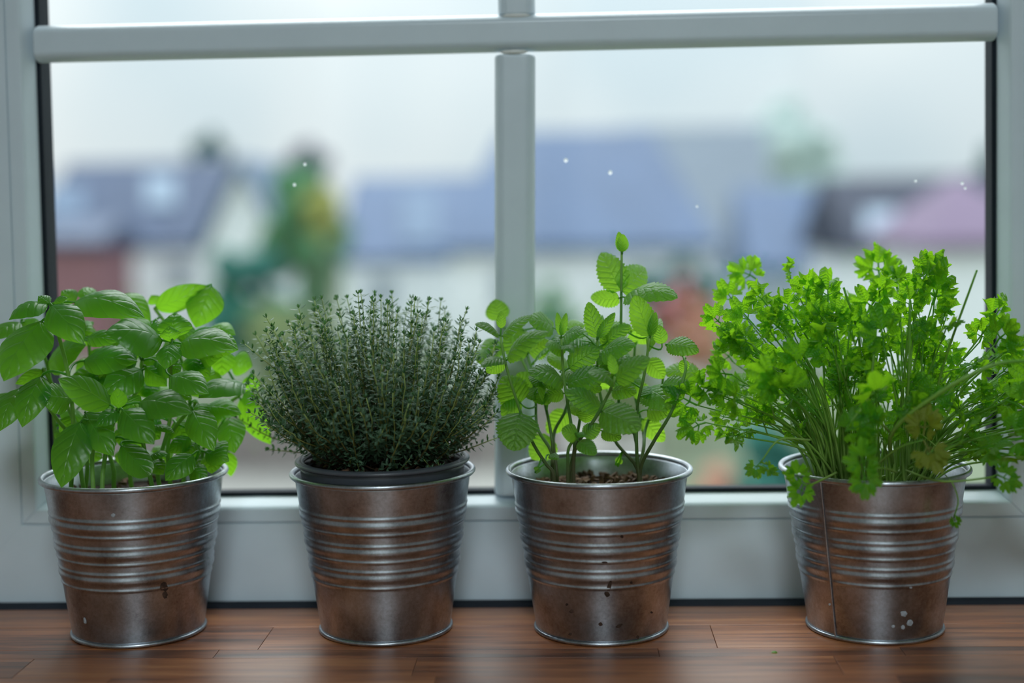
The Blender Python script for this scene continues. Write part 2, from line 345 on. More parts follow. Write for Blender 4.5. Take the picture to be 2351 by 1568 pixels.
ring4('sash_rail', SX0, SX1, SZ0, SZ1, [(0, YF), (SW - .0008, YF), (SW - .0008, YF + .002), (SW - .0002, YF + .002), (SW - .0002, YF + .06), (0, YF + .06)], M['white'], win, 0.0012)
ring4('glazing_bead', gL + .0002, gR - .0002, gB + .0002, gT - .0002, [(0, YF), (bw - .001, YF), (bw + .0015, YF + .0025), (bw + .0075, YG), (bw + .0075, YG + .002), (0, YG + .002)], M['white'], win, 0.0008)
ring4('gasket', pL + .0068, pR - .0068, pB + .0068, pT - .0068, [(0, YG - .0015), (.0018, YG - .002), (.0036, YG - .0004), (.0036, YG + .0), (0, YG + .0005)], M['gasket'], win, 0.0004)
b = MB(); b.box(pL - .004, pR + .004, YG, YG + .004, pB - .004, pT + .004); b.build('pane', M['glass'], win)
ring4('spacer', pL + .002, pR - .002, pB + .002, pT - .002, [(0, YG + .0045), (.0042, YG + .0045), (.0042, YG + .033), (0, YG + .033)], M['gasket'], win)
ring4('outer_frame', pL - .03, pR + .03, pB - .03, pT + .03, [(0, YG + .034), (.028, YG + .034), (.028, YG + .05), (0, YG + .05)], M['white'], win)
# glazing bars stuck on the inner face: chamfered profile
def bar(name, p, q, width, up, depth=0.013):
    p, q = V(p), V(q); t = (q - p).normalized(); s = t.cross(V((0, 1, 0))).normalized(); n = V((0, -1, 0)); h = width / 2
    prof = [(-h, 0), (-h, depth * .35), (-h * .86, depth * .72), (-h * .62, depth), (h * .62, depth), (h * .86, depth * .72), (h, depth * .35), (h, 0)]
    loop = [s * a + n * c for a, c in prof]
    o = MB(); o.prism([V(x) for x in loop], p, q); ob = o.build(name, M['white'], win)
    bm = bmesh.new(); bm.from_mesh(ob.data); bmesh.ops.recalc_face_normals(bm, faces=bm.faces); bm.to_mesh(ob.data); bm.free()
    return bev(ob, 0.0025, 3)
yb = YG - .0002; ym = yb - .008
a = at(80, 101, ym); c = at(2288, 49, ym)
bar('glazing_bar', (a.x, yb, a.z), (c.x, yb, c.z), 0.0298, True, 0.0145)
a = at(1181, 1138, ym); c = at(1182, 125, ym); bar('glazing_bar', (a.x, yb, a.z), (c.x, yb, c.z), 0.0325, False, 0.0125)
e = at(1186, 35, ym); zz = pT - .008; bar('glazing_bar', (e.x, yb, e.z), (e.x, yb, zz), 0.0295, False, 0.0125)
for px, py in ((1185, 36), (1180, 119)):
    q = at(px, py, yb - .011); v, f = lathe([(0.0002, .0021), (.008, .0015), (.0122, 0), (.008, -.0015), (.0002, -.0021)], (0, 0, 0), 20)
    mesh('sealant', [(q.x + x, q.y + y * .22, q.z + z) for x, y, z in v], f, M['silicone'], win)
# drops and specks on the pane
for px, py, r, lab in [(1299, 368, .0016, 'larger pale water drop on the pane right beside the middle glazing bar'), (1401, 396, .0016, 'round pale water drop on the pane straight above the tall mint shoot'),
                       (700, 377, .0012, 'upper of two pale water drops on the pane over the thyme'), (676, 424, .0012, 'lower of two pale water drops on the pane over the thyme'),
                       (2102, 416, .001, 'lone pale water drop on the pane over the parsley'), (2209, 421, .0012, 'upper of two small water drops on the pane near the right gasket'),
                       (2216, 432, .001, 'lower of two small water drops on the pane near the right gasket'), (1600, 474, .0009, 'faintest tiny water drop on the pane between mint and parsley')]:
    q = at(px, py, YG); v, f = lathe([(0.0001, r * .5), (r * .6, r * .4), (r, 0)], (0, 0, 0), 12)
    o = mesh('water_drop', [(q.x + x, YG - .00005 - z, q.z + y * 1.1) for x, y, z in v], f, M['drop'], None, True, None, (q.x, YG, q.z))
    tag(o, lab, 'water drop', 'water drops on the pane')

# ------------------------------------------------------------------ wooden sill, glued up from staves
YS = -0.0435
sill = structure(empty('trim_1', (0, YS, -0.03)))
b = MB(); b.box(-.95, .85, -.43, YF + .05, -.05, -.0285); b.build('substrate', M['seal'], sill)
o = MB(); o.prism([(0, YS + .0005, -.028), (0, YS + .0005, -.001), (0, YS + .003, .0015), (0, YS + .0075, .002), (0, YF - .0006, .0013), (0, YF + .055, .0013), (0, YF + .055, -.028)], (-.62, 0, 0), (.53, 0, 0)); o.build('seal_strip', M['seal'], sill)
rows = [YS, -.0935, -.1495, -.1695, -.2115, -.2535, -.3, -.345, -.39, -.43]
def jx(px, py): return at_z(px, py, 0).x
joints = {0: [-.52, -.16, .19, .5], 1: [-.62, jx(610, 1465), jx(1645, 1480), .47], 2: [-.6, jx(498, 1498), jx(1512, 1498), jx(2075, 1498)],
          3: [-.55, jx(70, 1520), jx(955, 1520), jx(1922, 1520)], 4: [-.66, jx(258, 1555), jx(1000, 1560), jx(2065, 1560), .43]}
for r in range(len(rows) - 1):
    xs = [-.95] + joints.get(r, [-.7 + random.random() * .15, -.35 + random.random() * .15, .05 + random.random() * .15, .42 + random.random() * .1]) + [.85]
    for x0, x1 in zip(xs, xs[1:]):
        dz = random.uniform(-.00012, .00008)
        mb = MB(); mb.box(x0 + .00012, x1 - .00012, rows[r + 1] + .0001, rows[r] - .0001, -.028, dz)
        o = mb.build('plank', M['wood'], sill); bev(o, 0.0003, 1)

# ------------------------------------------------------------------ pots
ZR = 0.1204
POTS = [(-0.3355, -0.0981), (-0.1455, -0.0955), (0.0184, -0.0974), (0.2234, -0.0973)]
SEAM = [math.radians(70), math.radians(110), math.radians(95), None]
BIG = [.0906, .0705, .0510]; SMALL = [.0962, .0842, .0758, .0638, .0563, .0440]
def rad(z, amp=1.0):
    r = .0488 + (.0668 - .0488) * (z / ZR)
    r += amp * sum(.0013 * math.exp(-((z - q) / .0030) ** 2) for q in BIG)
    r += amp * sum(.00075 * math.exp(-((z - q) / .0011) ** 2) for q in SMALL)
    return r
def add_pot(i, label):
    x, y = POTS[i]; root = empty('flower_pot', (x, y, 0)); tag(root, label, 'flower pot', 'galvanised pots on the sill')
    n = 112; zs = [.0008 + k * .0036 for k in range(11)] + [.0385 + k * .00075 for k in range(82)] + [.1005 + k * .0024 for k in range(8)] + [ZR - .0008]
    sa = SEAM[i]
    if sa is None:
        p = at(1884, 1330, y - .05); sa = math.atan2(p.y - y, p.x - x) - .02
    v = []; f = []; K = len(zs)
    prof_in = [(ZR - .002, -.0011), (.10, -.0011), (.05, -.0011), (.004, -.0011)]
    for j in range(n):
        a = 2 * math.pi * j / n; da = abs((a - sa + math.pi) % (2 * math.pi) - math.pi)
        amp = 1 - math.exp(-(da / .085) ** 2) if da < .6 else 1.0
        lump = math.exp(-((da - .03) / .02) ** 2) * .0004
        ca, sn = math.cos(a), math.sin(a)
        for z in zs: r = rad(z, amp) + lump; v.append((x + r * ca, y + r * sn, z))
        for z, d in prof_in: r = rad(z, 0) + d; v.append((x + r * ca, y + r * sn, z))
        v.append((x + .001 * ca, y + .001 * sn, .004)); v.append((x + .001 * ca, y + .001 * sn, .0012)); v.append((x + .0488 * ca, y + .0488 * sn, .0012))
    k = K + len(prof_in) + 3
    for j in range(n):
        j2 = (j + 1) % n
        for q in range(k): f.append((j * k + q, j2 * k + q, j2 * k + (q + 1) % k, j * k + (q + 1) % k))
    o = mesh('body', v, f, M['zinc'], root)
    def torus(name, R, r, z, flat=1.0):
        vv, ff = lathe([(R + r * math.cos(t), z + r * flat * math.sin(t)) for t in [2 * math.pi * q / 12 for q in range(12)]], (x, y, 0), 96, True)
        return mesh(name, vv, ff, M['zinc'], root)
    torus('rim', .0683, .0021, ZR); torus('base_ring', .0494, .0016, .0017)
    if SEAM[i] is None:
        mb = MB(); pts = []
        for q in range(60):
            z = .002 + (ZR - .003) * q / 59; r = rad(z, 0) + .0006; pts.append((x + r * math.cos(sa), y + r * math.sin(sa), z))
        mb.tube(pts, .0009, 6); mb.build('seam', M['zinc'], root, True)
    return root
def on_pot(i, px, py):
    """first point of pot i's wall seen at that pixel"""
    x, y = POTS[i]; d = ray(px, py); lo = None
    for k in range(4000):
        t = .95 + k * .00006; p = CAM + d * t
        if 0 < p.z < ZR and math.hypot(p.x - x, p.y - y) < rad(p.z) + .00015: return p
    return None
def stain(i, root, px, py, w_, h_, m, ang=0, seed=0):
    x, y = POTS[i]; rnd = random.Random(seed); N = 14; v = []; 
    offs = [(0, 0)] + [((w_ / 2) * (.75 + .4 * rnd.random()) * math.cos(2 * math.pi * k / N), (h_ / 2) * (.75 + .4 * rnd.random()) * math.sin(2 * math.pi * k / N)) for k in range(N)]
    for k, (a, b2) in enumerate(offs):
        qx = px + a * math.cos(ang) - b2 * math.sin(ang); qy = py + a * math.sin(ang) + b2 * math.cos(ang)
        p = on_pot(i, qx, qy)
        if p is None: return
        n = V((p.x - x, p.y - y, 0)).normalized(); v.append(p + n * (.0003 if k == 0 else .00005))
    mesh('stain', v, [(0, 1 + k, 1 + (k + 1) % N) for k in range(N)], m, root)
pot1 = add_pot(0, 'galvanised pot with a rusty blister below its ribs, holding the basil')
pot2 = add_pot(1, 'galvanised pot around a grey plastic pot of bushy thyme')
pot3 = add_pot(2, 'dirt-spotted galvanised pot with bare soil around the mint')
pot4 = add_pot(3, 'galvanised pot with a vertical side seam, overflowing with parsley')
stain(0, pot1, 377, 1347, 20, 24, M['rust'], 0, 1); stain(0, pot1, 379, 1366, 12, 18, M['rust'], 0, 2)
for k, (px, py, a, c, g) in enumerate([(1399, 1346, 9, 26, .25), (1394, 1364, 13, 14, 0), (1301, 1388, 7, 6, 0), (1312, 1404, 11, 9, 0), (1379, 1433, 11, 9, 0), (1421, 1437, 17, 8, -.5), (1428, 1232, 8, 8, 0), (1388, 1291, 14, 5, 0), (1450, 1338, 7, 6, 0), (1464, 1463, 7, 9, 0), (1496, 1406, 6, 5, 0), (1309, 1456, 8, 7, 0)]):
    stain(2, pot3, px, py, a, c, M['rust'], g, 10 + k)
for k, (px, py, a, c) in enumerate([(2075, 1409, 16, 14), (2089, 1430, 15, 15), (2073, 1440, 10, 12), (2051, 1438, 9, 8), (2091, 1349, 8, 6), (1905, 1388, 6, 6)]):
    stain(3, pot4, px, py, a, c, M['lime'], .3, 40 + k)
stain(0, pot1, 195, 1425, 7, 15, M['lime'], -.2, 50); stain(0, pot1, 260, 1183, 10, 9, M['lime'], 0, 51)
# inner plastic pot of the thyme
x, y = POTS[1]; npot = empty('nursery_pot', (x, y, .004)); tag(npot, 'grey plastic nursery pot sitting inside the thyme pot', 'plant pot')
v, f = lathe([(.046, .004), (.0622, .1245), (.0628, .130), (.0612, .130), (.0605, .1245), (.0448, .0055), (.0005, .0055), (.0005, .004)], (x, y, 0), 80); mesh('wall', v, f, M['nursery'], npot)
v, f = lathe([(.0618 + .0036 * math.cos(t) + .0008, .1292 + .0021 * math.sin(t)) for t in [2 * math.pi * q / 14 for q in range(14)]], (x, y, 0), 80, True); mesh('rim', v, f, M['nursery'], npot)
# soil
def soil(i, R, z, label, chips, rough=.0022):
    x, y = POTS[i]; v = []; f = []; nr, na = 14, 56; rnd = random.Random(90 + i)
    v.append((x, y, z))
    for r in range(1, nr + 1):
        for a in range(na):
            an = 2 * math.pi * a / na; rr = R * r / nr; p = (x + rr * math.cos(an), y + rr * math.sin(an))
            h = noise.noise(V((p[0] * 90, p[1] * 90, i))) * rough + noise.noise(V((p[0] * 320, p[1] * 320, i))) * rough * .8
            v.append((p[0], p[1], z + (h if r < nr else -.002)))
    f = [(0, 1 + a, 1 + (a + 1) % na) for a in range(na)]
    for r in range(nr - 1):
        for a in range(na):
            f.append((1 + r * na + a, 1 + (r + 1) * na + a, 1 + (r + 1) * na + (a + 1) % na, 1 + r * na + (a + 1) % na))
    so = mesh('potting_soil', v, f, M['soil'], None, False, None, (x, y, z)); tag(so, label, 'soil', None, 'stuff')
    if chips:
        mb = MB()
        for k in range(chips):
            an = rnd.random() * 6.283; rr = R * .95 * math.sqrt(rnd.random()); s = rnd.uniform(.0012, .0032)
            c = V((x + rr * math.cos(an), y + rr * math.sin(an), z + s * .45 + rnd.random() * .002)); mt = Matrix.Rotation(rnd.random() * 6, 3, V((rnd.random() - .5, rnd.random() - .5, rnd.random() - .5)).normalized())
            pts = [c + mt @ V((a * s * rnd.uniform(.6, 1.3), b2 * s * rnd.uniform(.4, .8), c2 * s * rnd.uniform(.3, .6))) for a in (-1, 1) for b2 in (-1, 1) for c2 in (-1, 1)]
            mb.add(pts, [(0, 1, 3, 2), (4, 6, 7, 5), (0, 4, 5, 1), (2, 3, 7, 6), (0, 2, 6, 4), (1, 5, 7, 3)])
        ch = mb.build('bark_chips', M['chip'], so); ch['kind'] = 'stuff'
    return so
soil(0, .0625, .104, 'dark moist soil under the basil stems', 60)
soil(1, .0605, .1235, 'dark soil beneath the thyme inside the plastic pot', 90)
soil(2, .0615, .1035, 'crumbly brown soil with bark chips around the mint stems', 420)
soil(3, .0625, .104, 'soil hidden under the parsley stalks', 40)

# ------------------------------------------------------------------ leaves
def prof_basil(s): return max(0.0, math.sin(math.pi * min(1, s * 1.0) ** .78)) ** .72 * (1.0 if s < .8 else 1 - .35 * ((s - .8) / .2) ** 2)
def prof_mint(s): return max(0.0, math.sin(math.pi * s ** .72)) ** .55
def leaf(parent, m, base, tip, width, nrm, prof, arch=.12, cup=.25, quilt=.03, teeth=0, ns=15, nt_=9, node=None, pr=.0009, fold=0.0, curl=0.0, name='leaf'):
    base, tip = V(base), V(tip); L = tip - base; ln = L.length; t = L / ln
    n = V(nrm) - t * V(nrm).dot(t)
    if n.length < 1e-4: n = t.orthogonal()
    n.normalize(); sd = t.cross(n).normalized()
    mids = [base + L * s + n * (arch * ln * 4 * s * (1 - s)) - n * (curl * ln * max(0, s - .6) ** 2 * 6) for s in [i / (ns - 1) for i in range(ns)]]
    mb = MB(); v = []; uv = []
    for i in range(ns):
        s = i / (ns - 1); tg = (mids[min(i + 1, ns - 1)] - mids[max(i - 1, 0)]).normalized(); nl = sd.cross(tg).normalized()
        if nl.dot(n) < 0: nl = -nl
        hw = width / 2 * prof(s)
        for j in range(nt_):
            q = -1 + 2 * j / (nt_ - 1); w_ = hw * q
            if teeth and abs(q) > .99: w_ *= 1 + .07 * (1 if i % 2 else -1)
            d = -cup * hw * q * q - fold * hw * abs(q)
            d += quilt * width * math.cos(2 * math.pi * (s * 4.5 - abs(q) * 1.1)) * (abs(q) * (1.15 - abs(q))) * 2.2 * (1 if s < .93 else .3)
            v.append(mids[i] + sd * w_ + nl * d); uv.append((.5 + .5 * q, s))
    ff = [(i * nt_ + j, i * nt_ + j + 1, (i + 1) * nt_ + j + 1, (i + 1) * nt_ + j) for i in range(ns - 1) for j in range(nt_ - 1)]
    # faces wound so that the normal side is n
    a, b2, c = V(v[ff[0][0]]), V(v[ff[0][1]]), V(v[(ns // 2) * nt_])
    k0 = ff[(ns // 2) * (nt_ - 1) + nt_ // 2]; fn = (V(v[k0[1]]) - V(v[k0[0]])).cross(V(v[k0[2]]) - V(v[k0[1]]))
    if fn.dot(n) < 0: ff = [tuple(reversed(q)) for q in ff]
    mb.add(v, ff, uv)
    if node is not None:
        node = V(node); ctl = base - t * min(.35 * (base - node).length + .002, .012)
        mb.tube(bez(node, ctl, base + t * ln * .04, 6), [pr * 1.15, pr, pr, pr, pr * .9, pr * .7], 5, 0, 0, False)
    return mb.build(name, m, parent, True, True)
def px_width(wpx, p): return wpx / FPX * (p - CAM).dot(FW)
def placed_leaf(parent, m, b, t, wpx, up, prof, paths, conv, yb_, dz=0, **k):
    """b, t: (x, y, depth offset) in the crop's own units"""
    B = at(*conv(b[0], b[1]), yb_ + b[2]); T = at(*conv(t[0], t[1]), yb_ + t[2])
    tilt = k.pop('nx', 0.0); n = V((tilt, -(1 - up), up + .05)).normalized()
    d = (T - B).normalized(); nn = (n - d * n.dot(d)).normalized(); sd = d.cross(nn)
    view = ((B + T) / 2 - CAM).normalized(); flat = (sd - view * sd.dot(view)); dimg = (d - view * d.dot(view))
    if dimg.length > 1e-5: dimg.normalize(); flat = flat - dimg * flat.dot(dimg)
    W = px_width(wpx * conv.s, (B + T) / 2) / max(.5, flat.length)
    node = None
    if paths:
        best = min(((V(q) - B).length, q) for P in paths for q in P)[1]
        best = min((q for P in paths for q in P), key=lambda q: (V(q) - B).length)
        if (V(best) - B).length < .06: node = best
    return leaf(parent, m, B, T, W, nn, prof, node=node, **k)
class Conv:
    def __init__(s, x0, y0, sc): s.x0, s.y0, s.s = x0, y0, sc
    def __call__(s, x, y): return s.x0 + x * s.s, s.y0 + y * s.s

# ---- basil
CB = Conv(0, 600, 640 / 1568); yB = POTS[0][1]
basil = empty('basil_plant', (POTS[0][0], yB, .104)); tag(basil, 'bushy basil with large glossy leaves in the leftmost pot', 'potted herb', 'herbs on the windowsill')
def stems(parent, m, conv, yb_, lst, soil_z, r0, r1, n=16, i=0, k=7):
    out = []
    for L_ in lst:
        P = [at(*conv(q[0], q[1]), yb_ + q[2]) for q in L_]
        g = P[0]; x, y = POTS[i]
        a = V((g.x, g.y, soil_z - .004))
        dv = V((a.x - x, a.y - y, 0))
        if dv.length > .055: dv = dv.normalized() * .055; a = V((x + dv.x, y + dv.y, soil_z - .004))
        if P[0].z - a.z < .004: P = P[1:]
        path = smooth_path([a] + P, n); out.append(path[2:])
        mb = MB(); mb.tube(path, [r0 + (r1 - r0) * q / (n - 1) for q in range(n)], k); mb.build('stem', m, parent, True, True)
    return out
bst = [
    [(400, 1270, -.02), (415, 950, -.02), (385, 640, -.025), (320, 380, -.03), (285, 245, -.03)],
    [(470, 1280, -.03), (455, 1180, -.025), (420, 900, -.01), (300, 700, 0), (240, 600, .0)],
    [(525, 1290, -.045), (520, 1080, -.04), (560, 880, -.045), (660, 830, -.05)],
    [(575, 1290, -.035), (585, 1140, -.03), (640, 900, -.02), (780, 720, .0), (800, 560, .0)],
    [(640, 1240, .0), (630, 1130, .0), (520, 800, .02), (500, 450, .03), (420, 220, .03)],
    [(860, 1290, -.03), (810, 1050, -.03), (790, 850, -.03), (760, 800, -.03)],
    [(900, 1280, .0), (890, 1150, 0), (955, 900, .0), (960, 650, -.01), (962, 450, -.02)],
    [(960, 1270, .01), (950, 1000, .01), (1080, 820, -.01), (1100, 790, -.01)],
    [(1030, 1260, .02), (1060, 1000, .02), (1060, 700, .03), (960, 400, .04), (870, 265, .04)],
    [(1140, 1230, .03), (1140, 1080, .03), (1200, 860, .035), (1340, 760, .04), (1380, 690, .03)],
    [(740, 1270, .02), (720, 1100, .02), (700, 800, .03), (690, 400, .04), (680, 190, .045)],
    [(310, 1260, .02), (312, 980, .02), (260, 560, .02), (120, 345, .02)],
    [(1080, 1250, .0), (1090, 1130, 0), (1180, 1000, .02), (1270, 880, .04)],
    [(480, 1280, .0), (490, 1120, .0), (420, 1000, .0), (330, 900, -.01), (230, 760, -.02)],
]
bp = stems(basil, M['basil_stem'], CB, yB, bst, .104, .0019, .0013)
# (base), (tip), apparent width, how far the face looks up, extras
BL = [
    ((235, 335, -.035), (20, 675, -.065), 225, .30, dict(arch=.10, nx=-.2)),
    ((270, 240, -.03), (50, 330, -.045), 100, .72, dict(arch=.2, cup=.35)),
    ((290, 245, -.035), (470, 465, -.06), 190, .42, dict(arch=.14, cup=.3)),
    ((280, 240, -.03), (215, 195, -.03), 70, .6, {}),
    ((300, 235, -.03), (380, 205, -.03), 45, .5, {}),
    ((425, 228, .02), (345, 165, .02), 95, .5, dict(arch=.15)),
    ((430, 190, .03), (545, 165, .035), 70, .7, dict(arch=.2)),
    ((420, 230, .0), (815, 318, -.03), 165, .50, dict(arch=.16, cup=.35)),
    ((690, 185, .045), (850, 340, .03), 115, .45, dict(arch=.18)),
    ((120, 345, .01), (-60, 440, -.01), 90, .6, dict(arch=.12)),
    ((270, 570, .02), (485, 470, .01), 150, .5, dict(arch=.12)),
    ((470, 560, -.0), (775, 565, -.01), 150, .45, dict(arch=.12, nx=-.2)),
    ((915, 445, -.03), (590, 400, -.055), 190, .52, dict(arch=.16, cup=.35)),
    ((1015, 460, -.03), (1330, 490, -.05), 170, .50, dict(arch=.16, cup=.35)),
    ((975, 430, -.01), (985, 285, .0), 175, .45, dict(arch=.15, cup=.4)),
    ((962, 455, -.03), (948, 362, -.03), 110, .35, dict(arch=.2, cup=.5)),
    ((965, 460, -.035), (930, 608, -.05), 125, .35, dict(arch=.15, cup=.4)),
    ((872, 262, .04), (1165, 135, .05), 130, -.35, dict(arch=.12, cup=.2)),
    ((1190, 140, .05), (1100, 375, .035), 190, -.05, dict(arch=.12, cup=.3)),
    ((880, 240, .05), (850, 190, .05), 70, .3, {}),
    ((1180, 375, .035), (1325, 415, .03), 85, .6, dict(arch=.2)),
    ((1250, 500, .04), (1250, 645, .035), 130, -.1, dict(arch=.1)),
    ((1070, 540, .01), (1180, 650, .0), 125, .4, {}),
    ((960, 645, -.035), (1175, 745, -.055), 150, .50, dict(arch=.16, cup=.4)),
    ((1375, 690, .01), (1115, 770, -.02), 115, .62, dict(arch=.16)),
    ((800, 610, -.005), (575, 745, -.025), 170, .35, dict(arch=.12)),
    ((625, 810, -.05), (325, 660, -.07), 160, .40, dict(arch=.08, cup=.25)),
    ((665, 828, -.055), (660, 712, -.058), 82, .15, dict(arch=.05, fold=.3)),
    ((670, 835, -.05), (540, 930, -.06), 85, .45, dict(arch=.12)),
    ((690, 835, -.055), (868, 1030, -.075), 180, .40, dict(arch=.14, cup=.3)),
    ((785, 795, -.045), (1080, 855, -.07), 170, .45, dict(arch=.15, cup=.3)),
    ((1085, 835, -.02), (1205, 1068, -.045), 165, .35, dict(arch=.14, cup=.3)),
    ((1145, 825, .02), (1360, 860, .01), 115, .5, dict(arch=.15)),
    ((400, 770, -.03), (215, 765, -.045), 160, .35, dict(arch=.1)),
    ((235, 645, -.03), (125, 935, -.055), 160, .30, dict(arch=.12)),
    ((110, 715, -.02), (0, 955, -.045), 150, .30, dict(arch=.12)),
    ((90, 740, -.0), (-90, 900, -.03), 140, .4, dict(arch=.12)),
    ((245, 615, .0), (85, 690, -.01), 70, -.2, {}),
    ((455, 900, -.045), (345, 1275, -.07), 195, .28, dict(arch=.09, cup=.2)),
    ((480, 850, -.035), (640, 1095, -.06), 175, .28, dict(arch=.12)),
    ((680, 1035, -.045), (862, 1225, -.065), 150, .35, dict(arch=.02, cup=.3, curl=-.15)),
    ((1085, 1085, -.03), (930, 1235, -.045), 130, .35, {}),
    ((1290, 880, .03), (1320, 1080, .01), 150, .15, dict(arch=.12)),
    ((1155, 1070, .0), (1290, 1125, -.01), 110, .3, {}),
    ((1350, 770, .045), (1525, 1030, .04), 130, -.2, dict(arch=.08)),
    ((1285, 1070, .045), (1300, 1212, .045), 80, -.1, {}),
    ((820, 590, .0), (940, 705, -.005), 130, .3, dict(arch=.2, cup=.6)),
    ((590, 620, .02), (395, 660, .01), 105, .5, {}),
    ((1300, 560, .05), (1420, 590, .05), 130, .3, {}),
    ((1370, 740, .04), (1460, 800, .04), 100, .4, {}),
    ((870, 925, -.02), (985, 972, -.03), 42, .55, {}),
    ((840, 1100, -.03), (945, 1085, -.035), 45, .6, {}),
    ((950, 735, -.01), (1080, 775, -.02), 90, .5, {}),
    ((1075, 1150, -.01), (1165, 1235, -.02), 95, .35, {}),
    ((860, 1115, .0), (920, 1200, -.01), 90, .3, {}),
    ((1100, 1020, .0), (1040, 1110, -.01), 100, .25, {}),
    ((340, 890, .0), (440, 960, .0), 110, .3, {}),
    ((700, 780, -.02), (790, 850, -.02), 130, .3, {}),
    ((590, 600, .03), (720, 640, .03), 130, .2, {}),
    ((800, 540, .02), (890, 590, .0), 110, .3, {}),
    ((950, 560, .0), (1010, 640, -.01), 90, .3, {}),
    ((800, 900, .0), (900, 1000, -.01), 140, .25, {}),
    ((980, 900, .01), (1060, 1010, 0), 130, .25, {}),
    ((700, 1000, .0), (800, 1080, 0), 120, .2, {}),
    ((130, 330, .02), (230, 420, .01), 100, .4, {}),
    ((560, 210, .04), (640, 165, .045), 60, .6, {}),
    ((1420, 640, .05), (1400, 760, .05), 90, .1, {}),
    ((450, 300, .04), (360, 440, .04), 120, .1, {}),
]
rb = random.Random(3)
for b2, t2, wp, up, k in BL:
    kk = dict(arch=.12, cup=.28, quilt=.028); kk.update(k)
    placed_leaf(basil, M['basil'], b2, t2, wp * 1.1, up, prof_basil, bp, CB, yB, pr=.0010, ns=17, nt_=11, **kk)
for k in range(62):                              # shaded leaves inside the bush
    cx_, cy_ = rb.uniform(380, 1240), rb.uniform(330, 1130); dd = rb.uniform(.0, .055)
    an = rb.uniform(0, 6.28); ln_ = rb.uniform(110, 190)
    placed_leaf(basil, M['basil'], (cx_, cy_, dd), (cx_ + ln_ * math.cos(an), cy_ + ln_ * abs(math.sin(an)) * .7, dd - .01), rb.uniform(100, 150), rb.uniform(.2, .6), prof_basil, bp, CB, yB, pr=.0009, ns=11, nt_=7, arch=.12, cup=.28, quilt=.02)

# ---- mint
CM = Conv(1080, 520, 580 / 1516); yM = POTS[2][1]
mint = empty('mint_plant', (POTS[2][0], yM, .1035)); tag(mint, 'mint with one tall shoot, growing from the dirt-spotted pot', 'potted herb', 'herbs on the windowsill')
mst = [
    [(1015, 1525, -.0), (1000, 1400, .0), (985, 1250, .0), (890, 1060, .01), (903, 600, .01), (905, 400, .01), (908, 150, .01)],
    [(1012, 1500, -.02), (1000, 1380, -.02), (1000, 1100, -.02), (1045, 880, -.03), (1075, 660, -.035)],
    [(1018, 1480, -.01), (1040, 1330, -.0), (1055, 1200, .02), (1140, 1000, .03), (1160, 880, .03)],
    [(1022, 1450, -.02), (1100, 1290, -.03), (1210, 1105, -.04), (1290, 870, -.03), (1280, 780, -.02)],
    [(1000, 1450, .0), (870, 1290, .01), (800, 1100, .02), (765, 900, .01), (763, 668, -.01)],
    [(590, 1510, -.03), (625, 1320, -.03), (600, 1160, -.035), (560, 900, -.035), (545, 660, -.04)],
    [(500, 1490, -.03), (450, 1420, -.03), (370, 1290, -.035), (300, 1110, -.04), (215, 840, -.045), (180, 660, -.045)],
    [(495, 1460, -.01), (480, 1340, -.0), (400, 1200, .01), (385, 980, .02), (300, 780, .03)],
    [(490, 1450, .0), (490, 1280, .0), (430, 1000, .02), (350, 800, .03), (330, 620, .04)],
    [(520, 1480, .01), (500, 1250, .02), (575, 1090, .02), (640, 800, .03), (620, 620, .04)],
    [(620, 1400, -.04), (650, 1290, -.045), (740, 1165, -.05), (800, 1060, -.055), (855, 950, -.06), (868, 900, -.06)],
    [(610, 1470, -.03), (650, 1200, .0), (700, 900, .02), (720, 700, .03)],
    [(585, 1450, -.045), (590, 1330, -.05), (640, 1265, -.05)],
    [(1020, 1440, .01), (1040, 1250, .03), (980, 960, .04), (990, 660, .04)],
]
mp_ = stems(mint, M['mint_stem'], CM, yM, mst, .1035, .0016, .0010, 22, 2, 6)
